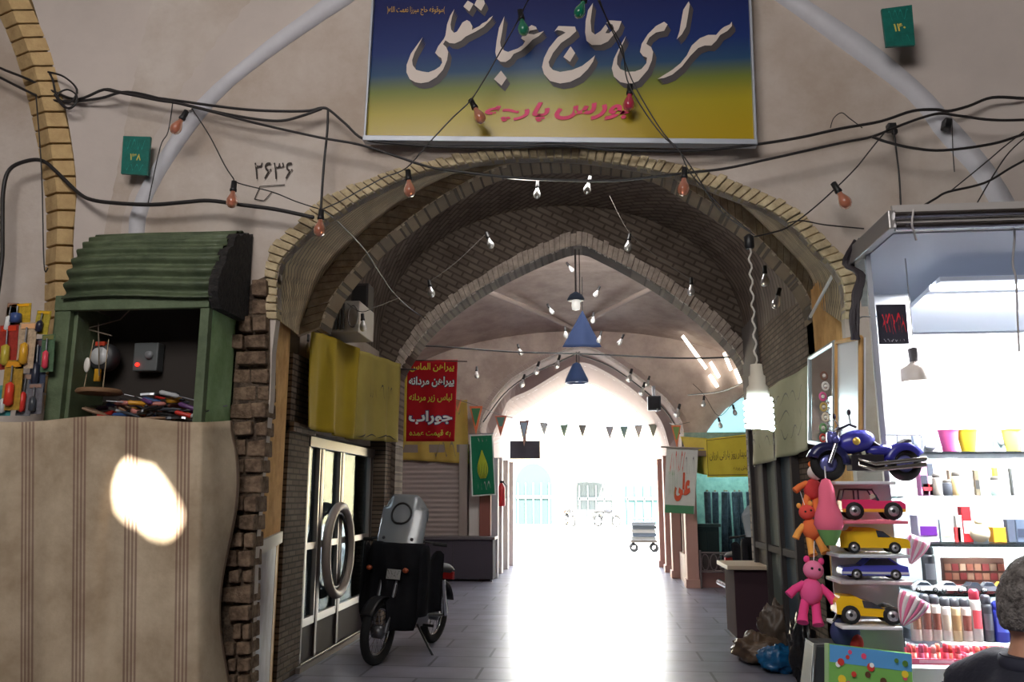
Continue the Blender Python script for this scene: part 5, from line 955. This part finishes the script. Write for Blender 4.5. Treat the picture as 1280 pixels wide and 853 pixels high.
# lip glosses in pink trays
pc=[(206,80,90),(226,120,130),(190,60,80),(216,140,130),(230,150,150),(214,96,80),(170,70,100),(226,130,110)]
for k,(x0,x1,yb,n,Y) in enumerate(((1132,1204,836,9,3.52),(1204,1262,830,8,3.58))):
    a=W(x0,yb,Y); b=W(x1,yb,Y); z=ZC+.001+ (.0 if k==0 else .0); tr=thing('display_tray','pink cardboard tray of lip gloss tubes, the %s one'%('left','right')[k],'tray',((a.x+b.x)/2,Y,z)); w_=(b.x-a.x)/2
    m=MB(); m.box(-w_,w_,-.025,.05,0,.004).box(-w_,w_,-.03,-.024,0,.022).box(-w_,-w_+.003,-.03,.05,0,.035).box(w_-.003,w_,-.03,.05,0,.035).box(-w_,w_,.05,.055,0,.05); m.build('tray',C((226,110,140),.5),tr); MB().box(-w_*.6,w_*.6,-.032,-.03,.006,.017).build('printed_strip',C((246,190,206),.5),tr)
    for i in range(n):
        c=pc[(i*3+k)%8]; t=thing('lip_gloss','%s lip gloss in the %s pink tray, %s from the left'%(('red','rose','crimson','peach','pale pink','coral','plum','salmon')[(i*3+k)%8],('left','right')[k],ORD[i]),'lip gloss',(a.x+.006+(b.x-a.x-.01)*(i+.5)/n,Y-.005+.02*(i%2),z+.005),group='lip glosses in the pink trays')
        hh=W(x0,(802,806)[k],Y).z-z-.01; hh*=rnd.uniform(.88,1.05); MB().lathe([(.010,0),(.0105,.002),(.0105,hh*.5),(.008,hh*.52)],9).build('tube',C([min(255,v+20) for v in c],.25),t); MB().lathe([(.0085,hh*.52),(.0105,hh*.54),(.0098,hh*.9),(.006,hh),(.0,hh)],9).build('cap',C(c,.25),t)
# toys on the acrylic stand
rk=thing('acrylic_stand','clear acrylic toy stand with five trays at the front corner of the booth','stand',(W(1090,700,3.3).x,3.3,ZC)); ro=Vector(rk.location)
acr=mat('acrylic',(225,232,236),.15,trans=.35)
AT(ro).box(ro.x-.12,ro.x+.12,3.4,3.412,ZC-.0,W(1090,605,3.4).z).build('back_plate',acr,rk)
KT=3.28/1020
def tray(x0,x1,y,c,lab):
    a=W(x0,y,3.22); b=W(x1,y,3.22); AT(ro).box(a.x,b.x,3.2,3.40,a.z-.012,a.z).build('tray',C(c,.4),rk,label=lab,bevel=.003); return a.z
ztj=tray(1050,1133,651,(226,120,140),'pink edged tray'); ztp=tray(1046,1135,693,(200,208,216),'white tray'); zts=tray(1049,1138,726,(190,180,180),'grey tray with print'); ztr=tray(1050,1126,782,(236,236,238),'white lower tray'); ztm=tray(1042,1118,602,(220,220,226),'clear upper tray')
jp=[(-.5,.3),(.5,.3),(.5,.52),(.42,.62),(.1,.62),(-.02,.66),(-.5,.66)]
J=car('toy_jeep','pink toy jeep with open roll cage on the pink edged tray','' or .225,.10,.115,jp,[(.10,.62),(.06,.82),(.03,.82),(.06,.62)],(226,60,110),(240,170,60),.034,None,R(-6),(W(1090,640,3.27).x,3.28,ztj+.001),(.3,-.3))
m=MB()
for s in (-.042,.042): m.tube([(.02,s,.075),(.0,s,.112),(-.06,s,.114),(-.10,s,.114),(-.112,s,.07)],.0035,6).tube([(-.05,s,.114),(-.05,s,.075)],.0035,6)
for x in (0,-.05,-.1): m.tube([(x,-.042,.113),(x,.042,.113)],.0035,6)
m.build('roll_cage',C((60,40,60),.4),J)
pp=[(-.5,.22),(.5,.22),(.5,.45),(.47,.55),(.22,.60),(.1,.92),(-.08,.97),(-.16,.66),(-.5,.68)]
car('toy_pickup','yellow toy pickup truck on the second tray of the acrylic stand',.245,.095,.095,[(-.5,.22),(.5,.22),(.5,.45),(.47,.56),(.26,.62),(.16,.80),(.0,.98),(-.28,1.0),(-.32,.86),(-.5,.84)],[(.24,.63),(.13,.86),(.03,.9),(.05,.63)],(236,190,40),None,.022,None,R(-5),(W(1091,680,3.27).x,3.28,ztp+.001))
car('toy_sedan','blue and silver toy sedan on the third tray of the acrylic stand',.235,.095,.082,sed,sedc,(70,76,170),(196,200,208),.020,None,R(176),(W(1091,712,3.27).x,3.28,zts+.001),cat='toy car')
car('toy_racer','yellow toy racing car with large wheels on the lowest tray of the stand',.24,.11,.10,[(-.5,.35),(.5,.25),(.5,.4),(.2,.55),(.0,.75),(-.2,.98),(-.42,1.0),(-.5,.8)],[(.2,.56),(.02,.80),(-.12,.86),(-.1,.6)],(240,190,30),None,.034,None,R(-4),(W(1086,768,3.27).x,3.28,ztr+.001),(.3,-.3))
# toy cruiser motorbike
tm=thing('toy_motorbike','navy blue toy cruiser motorbike on top of the acrylic stand','toy motorbike',(W(1084,600,3.28).x,3.28,ztm+.001),R(184)); nv=C((56,56,150),.25); dkn=C((34,36,80),.3)
def tw(x,r_,nm):
    m=MB(); m.M=T(x,0,r_); m.torus(r_*.72,r_*.28,26,8); w_=m.build(nm,rubber,tm); m=MB(); m.M=T(x,0,r_,R(90)); m.lathe([(0,-.012),(r_*.3,-.016),(r_*.55,-.006),(r_*.55,.006),(r_*.3,.016),(0,.012)],16); m.build('rim',C((120,124,190),.3,.5),w_)
tw(.145,.068,'front_wheel'); tw(-.145,.066,'rear_wheel')
for x,r_,a0,a1,nm in ((.145,.078,20,185,'front_fender'),(-.145,.078,10,150,'rear_fender')):
    m=MB(); m.loft([[(x+r_*math.cos(a)*q,y,.068+r_*math.sin(a)*q) for a in [R(a0+(a1-a0)*i/14) for i in range(15)]] for y,q in ((-.030,.62),(-.027,.97),(0,1.03),(.027,.97),(.030,.62))]); m.build(nm,nv if nm[0]=='r' else dkn,tm,solid=.002)
m=MB(); m.M=T(.035,0,.150,0,R(14)); m.ball((0,0,0),.078,.042,.044,18,12); tk=m.build('fuel_tank',nv,tm); m=MB(); m.M=T(.045,.041,.15,R(-90)); m.lathe([(.015,0),(.013,.004),(0,.005)],12); m.build('gold_badge',C((226,190,90),.3,.4),tk); m=MB(); m.M=T(.045,-.041,.15,R(90)); m.lathe([(.015,0),(.013,.004),(0,.005)],12); m.build('gold_badge',C((226,190,90),.3,.4),tk)
m=MB(); m.grid(14,8,lambda u,v:(-.17+.15*u,(-.024+.048*v)*(1-.3*u),.142+.018*math.cos(u*5.5)-.008*abs(2*v-1)**2)); m.build('seat',C((40,32,40),.6),tm,solid=.012)
MB().ball((-.06,0,.115),.06,.03,.026).build('side_cover',nv,tm)
m=MB(); m.box(-.06,.065,-.030,.030,.04,.10); m.M=T(.03,0,.1,0,R(30)); m.lathe([(.014,-.03),(.02,-.02),(.015,-.015),(.02,-.01),(.015,-.005),(.02,0),(.015,.005),(.02,.012),(.01,.02)],10); m.M=T(-.02,0,.1,0,R(-30)); m.lathe([(.014,-.03),(.02,-.02),(.015,-.015),(.02,-.01),(.015,-.005),(.02,0),(.015,.005),(.02,.012),(.01,.02)],10); m.build('engine',C((70,66,72),.35,.6),tm,bevel=.006)
for s,z in ((.03,.05),(-.03,.05),(.034,.072),(-.034,.072)): MB().tube([(.03,s*.6,.09),(.04,s,z+.01),(-.02,s*1.1,z-.008),(-.21,s*1.2,z+.012)],[.006,.006,.008,.0095],8).build('exhaust_pipe',C((196,190,180),.2,.9),tm)
for s in (-.018,.018): MB().tube([(.15,s*1.7,.068),(.105,s*1.5,.175),(.098,s,.19)],.009,8).build('fork_leg',chrome,tm)
m=MB(); m.M=T(.128,0,.165,0,R(90)); m.lathe([(0,-.03),(.022,-.025),(.027,0),(.022,.01),(0,.014)],14); m.build('headlight',C((110,112,180),.2,.3),tm)
for s in (-1,1): m=MB(); m.ball((.12,s*.034,.158),.016,.014,.016,10,8); m.build('fog_lamp',C((96,98,170),.2,.3),tm)
MB().tube([(.055,.075,.20),(.075,.06,.212),(.098,.02,.198),(.098,-.02,.198),(.075,-.06,.212),(.055,-.075,.20)],.0045,7).build('handlebar',C((50,40,60),.3,.5),tm)
for s in (-1,1): m=MB(); m.tube([(.07,.062*s,.21),(.08,.075*s,.25)],.0025,5).ball((.08,.077*s,.256),.006,.018,.012,10,6); m.build('mirror',C((60,50,60),.3),tm)
# boxed playset, poster, hung things
bx=thing('playset_box','blue and green printed toy box leaning under the acrylic stand','toy box',W(1088,862,3.2)); bx.rotation_euler=(R(-8),R(6),0); w_=.145; hh=.165
bx.location.z=.80
MB().box(-w_,w_,0,.06,0,hh).build('carton',C((120,180,90),.4),bx,bevel=.003); MB().box(-w_*.98,w_*.98,-.002,0,hh*.62,hh*.98).build('sky_print',C((90,160,220),.4),bx)
r=random.Random(8); pm=MB(); pcol=[(226,80,120),(240,210,60),(250,250,250),(90,60,40),(200,60,50),(80,120,50)]
for i in range(26):
    m=MB(); x=r.uniform(-.9,.9)*w_; z=r.uniform(.08,.9)*hh; q=r.uniform(.006,.014); m.prism([(x+q*math.cos(a),z+q*1.1*math.sin(a)) for a in [k*math.pi/5 for k in range(10)]],lambda u,v,w:(u,-.004-.0003*i+.002*w,v)); m.build('printed_picture',C(pcol[i%6],.4),bx)
ps=thing('wall_poster','black poster with red calligraphy hung on the white booth panel','poster',W(1118,430,3.5)); 
def pf(u,v): return (-.058+.116*u,-.004,.165*v)
MB().box(-.06,.06,0,.006,0,.17).build('board',C((48,48,58),.4),ps); m=MB(); r=random.Random(21); scribble(m,pf,.1,.95,.55,.75,5,r,.06); scribble(m,pf,.12,.95,.3,.55,5,r,.05); scribble(m,pf,.2,.8,.25,.75,4,r,.03); m.build('red_calligraphy',C((226,50,60),.4),ps); m=MB(); scribble(m,pf,.1,.9,.06,.12,6,r,.015); m.build('small_print',C((190,190,196),.4),ps)
m=MB(); m.tube([(-.06,.003,.12),(-.12,.003,.12),(-.12,.06,.12)],.003,5); m.build('hook',steel,ps)
t=thing('hanging_lamp','lit lamp bulb hanging before the white booth wall','lamp',W(1147,486,3.5)); k=3.55/1020
MB().lathe([(.003,50*k),(7*k,48*k),(6*k,32*k),(8*k,30*k)],14).build('socket',C((60,56,56),.5),t); MB().lathe([(6*k,32*k),(10*k,28*k),(17*k,24*k),(17*k,8*k)],18).build('collar',C((216,206,196),.4),t); MB().lathe([(16*k,10*k),(17*k,6*k),(12*k,0),(0,-2*k)],18).build('bulb',mat('warm_glow',(255,250,245),.4,emit=(255,250,244),es=9),t)
MB().tube([(0,0,50*k),(0,0,50*k+(W(1140,284,3.5).z-W(1147,436,3.5).z))],.003,5).build('cord',C((206,204,204),.6),t)
cable([(1268,285,3.12),(1268,300,3.12),(1266,330,3.12),(1270,350,3.12),(1272,400,3.12),(1274,440,3.12)],.004,'pale cord hanging from the canopy at the right edge',c=C((150,146,146),.6),name='cord',cat='cord')
cable([(1142,262,3.05),(1140,280,3.04),(1143,292,3.06),(1145,300,3.08)],.004,'short pale cord tied over the canopy tubes',c=C((176,170,168),.6),name='cord',cat='cord')
# mirrors on the booth's outer left side
def sideboard(label,nm,x0,x1,yt0,yt1,yb0,yb1,c,edge,glow):
    X=XL-.03; P=[WX(x0,yb0,X),WX(x1,yb1,X),WX(x1,yt1,X),WX(x0,yt0,X)]; b0=P[0]; t=thing(nm,label,nm.replace('_',' '),b0); m=AT(b0); m.add(P+[p+Vector((.02,0,0)) for p in P],[(0,1,2,3),(7,6,5,4),(0,4,5,1),(1,5,6,2),(2,6,7,3),(3,7,4,0)]); m.build('panel',c,t)
    m=AT(b0)
    for i in range(4): m.tube([P[i],P[(i+1)%4]],.011,6)
    m.build('frame',edge,t)
sideboard('tall mirror in a pale metal frame on the outer side of the booth','wall_mirror',1012,1043,448,428,553,558,mat('mirror_glass',(190,196,196),.05,1),C((200,206,206),.35,.5),0)
sideboard('white board with wooden edge at the front corner of the booth side','display_board',1046,1076,428,422,553,545,C((240,240,240),.4),woodst,0)
for i in range(7):
    y=470+13*i; p=WX(1030+2*math.sin(i*2),y,XL-.06); t=thing('hair_clip','%s hair ornament hung before the framed mirror, %s from the top'%(('brown','white','pink','gold','cream','green','red')[i],ORD[i]),'hair clip',p,group='hair ornaments on the mirror'); m=MB(); m.torus(.014,.005,14,6,.018); m.build('band',C(((120,80,60),(230,226,220),(230,90,150),(200,170,90),(230,214,190),(120,170,110),(200,70,60))[i],.4),t); m=MB(); m.ball((0,-.004,.0),.008); m.build('bead',C((236,230,220),.3),t)
m=MB(); r=random.Random(14)
for k in range(9):
    pts=[(r.uniform(1068,1078),300+r.uniform(-4,12),3.5),(1058+r.uniform(-4,8),330,3.58),(1076+r.uniform(-5,5),345,3.5),(1072+r.uniform(-7,7),370,3.46),(1068+r.uniform(-6,6),395,3.45),(1070+r.uniform(-6,6),425,3.45)]
    m.tube(smooth([W(*q) for q in pts],4),.007,6)
tag(m.build('cable_bundle',C((50,44,48),.6)),'thick tangled bundle of dark cables at the booth corner','cable bundle')
t=thing('tube_light','thin white tube light slanting on the right wooden reveal','light',W(1013,396,5.6)); a=W(1013,396,5.6); b=W(1043,340,5.0); m=AT(a); m.tube([a,b],.012,6); m.build('tube',C((230,226,220),.4),t); 
for q in ([a-(b-a)*.05,a],[b,b+(b-a)*.05]): AT(a).tube(q,.016,6).build('end_cap',C((90,84,80),.5),t)
# striped bags and soft toys (plain ones)
def cone(label,x,y,Y,w_,h,rot,c1,c2):
    t=thing('striped_bag',label,'bag',W(x,y,Y),(0,rot,0)); m=MB(); k=Y/1020; n=18
    for i in range(9): m.m=i%2; m.lathe([(w_*k*(.06+.94*(i/9)**.8),h*k*i/9),(w_*k*(.06+.94*((i+1)/9)**.8),h*k*(i+1)/9)],n) if False else None
    for j in range(n):
        m.m=j%2; a0=j*6.2832/n; a1=(j+1)*6.2832/n; vs=[]
        for i in range(7):
            q=i/6; rr=w_*k*(.1+.9*math.sin(q*1.75)); vs+=[(rr*math.cos(a0),rr*.55*math.sin(a0),h*k*q),(rr*math.cos(a1),rr*.55*math.sin(a1),h*k*q)]
        m.add(vs,[(2*i,2*i+1,2*i+3,2*i+2) for i in range(6)],True)
    m.build('bag',[C(c1,.4),C(c2,.4)],t,solid=.002)
cone('pink and white striped sweet bag beside the racing car',1128,782,3.15,17,36,.5,(240,130,170),(250,236,240)); cone('pink striped bag behind the toy pickup',1138,705,3.5,13,32,.4,(236,150,180),(250,236,240)); 
def plush(label,p,c1,c2,c3,s=1,limb=True,rot=0):
    t=thing('plush_toy',label,'soft toy',p,(0,rot,0)); t.scale=(s,)*3
    MB().ball((0,0,0),.05,.045,.06).build('body',C(c1,.9),t); MB().ball((0,-.005,.095),.045,.042,.042).build('head',C(c2,.9),t)
    for q in (-1,1): 
        MB().tube([(.035*q,0,.03),(.075*q,-.01,.0),(.10*q,-.015,-.03)],[.016,.018,.02],9).build('arm',C(c3,.9),t); MB().tube([(.022*q,0,-.04),(.03*q,-.01,-.10),(.034*q,-.03,-.135)],[.02,.02,.026],9).build('leg',C(c3,.9),t)
        MB().ball((.032*q,0,.138),.014,.008,.016,10,6).build('ear',C(c3,.9),t); MB().ball((.016*q,-.044,.103),.006,.004,.006,8,6).build('eye',black,t)
    MB().tube([(0,0,.13),(0,.02,.22)],.002,4).build('string',white,t)
plush('red and white plush doll at the top of the string beside the booth',W(1016,612,3.4),(206,60,60),(240,226,220),(230,120,60),.7,True,.2)
plush('orange and red plush doll in the middle of the string beside the booth',W(1014,662,3.38),(226,110,60),(226,80,70),(240,170,80),.7,True,-.2)
plush('pink plush doll with long limbs hanging lowest beside the booth',W(1014,740,3.32),(236,90,150),(240,130,170),(236,70,140),.85,True,.15)
t=thing('plush_hat','large pink plush bonnet with a green brim hanging under the toy motorbike','soft toy',W(1038,682,3.2)); k=3.2/1020
MB().lathe([(6*k,0),(11*k,10*k),(14*k,18*k)],16).build('green_brim',C((110,160,90),.9),t); MB().lathe([(14*k,18*k),(17*k,24*k),(15*k,36*k),(10*k,50*k),(9*k,66*k),(5*k,76*k),(0,78*k)],18).build('crown',C((240,110,140),.9),t); MB().tube([(0,0,78*k),(0,0,92*k)],.003,5).build('string',white,t)
t=thing('shoulder_bag','dark blue and red cloth bag hanging below the lowest toy tray','bag',W(1058,812,3.3)); k=3.3/1020
m=MB(); m.ball((0,0,18*k),17*k,10*k,18*k,14,10); m.build('pouch',C((44,52,96),.8),t); MB().ball((10*k,-6*k,8*k),8*k,6*k,10*k).build('red_patch',C((176,40,44),.8),t); MB().tube([(-12*k,0,30*k),(0,0,50*k),(12*k,0,30*k)],.006,6).build('strap',black,t)
# ------------------------------------------------------------------ seated man at the booth
def fuse(mb,vox=.012,sm=4):
    o=mb.build('tmp',[]); m=o.modifiers.new('r','REMESH'); m.mode='VOXEL'; m.voxel_size=vox; s=o.modifiers.new('s','SMOOTH'); s.iterations=sm; s.factor=.5
    bpy.context.view_layer.update(); e=o.evaluated_get(bpy.context.evaluated_depsgraph_get()); me=bpy.data.meshes.new_from_object(e)
    bpy.data.objects.remove(o)
    for p in me.polygons: p.use_smooth=True
    return me
skin=mat('skin',(186,136,112),.55,var=.1,vs=20)
px0=W(1304,770,2.15); man=thing('person','man with short grey hair and navy shirt sitting before the booth shelves','person',(px0.x,px0.y,0),R(-62))
# local frame: +y forward, +x his right
def mesh_child(me,name,m,par): 
    o=bpy.data.objects.new(name,me); me.materials.clear(); me.materials.append(m); col.objects.link(o); o.parent=par; return o
HZ=1.345-.115   # head centre height
b=MB()
b.ball((0,.025,HZ),.076,.098,.115,20,14).ball((0,.06,HZ-.055),.055,.062,.065,16,10).ball((0,-.025,HZ+.01),.074,.08,.09,16,10)
b.tube([(0,.118,HZ-.0),(0,.135,HZ-.022),(0,.125,HZ-.034)],[.010,.016,.012],8).tube([(-.02,.11,HZ-.062),(.02,.11,HZ-.062)],.010,6).tube([(-.018,.112,HZ-.074),(.018,.112,HZ-.074)],.011,6)
for s in (-1,1):
    b.tube([(s*.078,.0,HZ+.028),(s*.092,-.012,HZ+.02),(s*.094,-.016,HZ-.005),(s*.084,-.004,HZ-.03),(s*.078,.004,HZ-.034)],[.010,.012,.012,.010,.007],8)
    b.ball((s*.03,.102,HZ+.012),.014,.012,.011,10,8); b.tube([(s*.012,.116,HZ+.03),(s*.05,.10,HZ+.032)],.008,6)
b.tube([(0,-.02,HZ-.05),(0,-.04,HZ-.10),(0,-.05,HZ-.15)],[.056,.058,.075],12)
SH_=HZ-.155
b.tube([(0,-.05,SH_),(0,-.06,SH_-.08),(0,-.06,SH_-.25),(0,-.05,SH_-.42),(0,-.03,SH_-.50)],[.09,.14,.145,.15,.16],16)
b.tube([(-.19,-.05,SH_-.055),(-.09,-.05,SH_-.02),(.09,-.05,SH_-.02),(.19,-.05,SH_-.055)],[.058,.07,.07,.058],10)
def limb(s):
    sh=(s*.20,-.05,SH_-.06); el=(s*.25,.02,SH_-.34); wr=(s*.17,.25,SH_-.41)
    b.tube([sh,(s*.235,-.02,SH_-.2),el],[.056,.048,.042],10).tube([el,(s*.21,.14,SH_-.38),wr],[.042,.038,.028],10)
    hx,hy,hz_=wr; b.tube([wr,(hx-s*.01,hy+.05,hz_-.01),(hx-s*.015,hy+.095,hz_-.015)],[.026,.034,.03],8)
    for k,(dx,l) in enumerate(((-.027,.062),(-.009,.074),(.009,.07),(.026,.055))):
        x=hx-s*.015+dx; b.tube([(x,hy+.09,hz_-.014),(x,hy+.09+l*.55,hz_-.018),(x-dx*.1,hy+.09+l*.85,hz_-.04),(x-dx*.1,hy+.09+l*.9,hz_-.062)],[.0105,.0095,.009,.008],7)
    b.tube([(hx-s*.02,hy+.03,hz_-.01),(hx-s*.05,hy+.065,hz_-.022),(hx-s*.056,hy+.095,hz_-.035)],[.014,.012,.010],7)
    hp=(s*.09,-.02,SH_-.50); kn=(s*.14,.40,SH_-.50); an=(s*.13,.36,.09)
    b.tube([hp,(s*.12,.18,SH_-.49),kn],[.095,.085,.062],12).tube([kn,(s*.14,.36,.30),an],[.062,.056,.042],12).tube([an,(s*.13,.40,.045),(s*.14,.52,.035)],[.042,.045,.035],10)
limb(1); limb(-1)
mesh_child(fuse(b,.008,5),'body',skin,man)
c=MB(); c.tube([(0,-.055,SH_+.035),(0,-.055,SH_),(0,-.06,SH_-.08),(0,-.06,SH_-.25),(0,-.05,SH_-.42),(0,-.04,SH_-.52)],[.072,.105,.165,.17,.172,.175],18); c.tube([(-.20,-.05,SH_-.06),(-.09,-.05,SH_-.015),(.09,-.05,SH_-.015),(.20,-.05,SH_-.06)],[.07,.084,.084,.07],12)
for s in (-1,1): c.tube([(s*.19,-.05,SH_-.06),(s*.235,-.02,SH_-.2),(s*.245,.0,SH_-.29)],[.070,.064,.058],12)
mesh_child(fuse(c,.012,4),'shirt',mat('navy_shirt',(30,32,46),.85,var=.2,vs=12,bump=.3,bs=20),man)
m=MB(); m.M=T(0,-.055,SH_+.04); m.lathe([(.066,-.02),(.07,0),(.066,.018)],18); m.build('collar',C((34,36,52),.8),man,solid=.006)
c=MB()
for s in (-1,1): c.tube([(s*.08,-.03,SH_-.51),(s*.12,.18,SH_-.49),(s*.14,.41,SH_-.50)],[.115,.10,.078],12).tube([(s*.14,.40,SH_-.50),(s*.14,.36,.30),(s*.13,.36,.11)],[.078,.072,.066],12)
mesh_child(fuse(c,.014,4),'trousers',C((56,54,56),.85),man)
for s in (-1,1):
    m=MB(); m.tube([(s*.13,.34,.05),(s*.13,.42,.055),(s*.14,.53,.045),(s*.14,.58,.035)],[.05,.055,.05,.03],10); m.build('shoe',C((36,30,28),.5),man)
hr=mat('grey_hair',(140,134,130),.85,c2=(62,56,54),vs=40,bump=.8,bs=120)
m=MB()
def hairf(u,v):
    a=u*6.2832; b_=v*math.pi*.62; cut=1.0
    d=Vector((math.sin(b_)*math.cos(a),math.sin(b_)*math.sin(a),math.cos(b_)))
    front=max(0,d.y); lim=.57-.26*front-.15*max(0,abs(d.x)-.35)*(1 if d.y>-.45 else .3)
    bb=v*math.pi*lim*(1.06 if abs(math.cos(a))<.75 or d.y<-.1 else .92); d=Vector((math.sin(bb)*math.cos(a),math.sin(bb)*math.sin(a),math.cos(bb)))
    k=1+.03*noise.noise(d*14)
    return Vector((d.x*.081*k,d.y*.103*k-.004+.01,HZ+d.z*.122*k+.004))
m.grid(48,24,hairf); m.build('hair',hr,man,solid=.01,off=-1)
t=thing('stool','plain wooden stool under the seated man','stool',(px0.x,px0.y,0),R(-62)); zz=SH_-.62
m=MB(); m.M=T(0,-.02,zz-.04); m.lathe([(.16,0),(.175,.01),(.175,.03),(.165,.04)],20); m.build('seat',C((130,90,56),.6),t)
for sx in (-1,1):
    for sy in (-1,1): MB().tube([(sx*.10,-.02+sy*.10,zz-.04),(sx*.14,-.02+sy*.14,0)],.017,8).build('leg',C((120,82,50),.6),t)
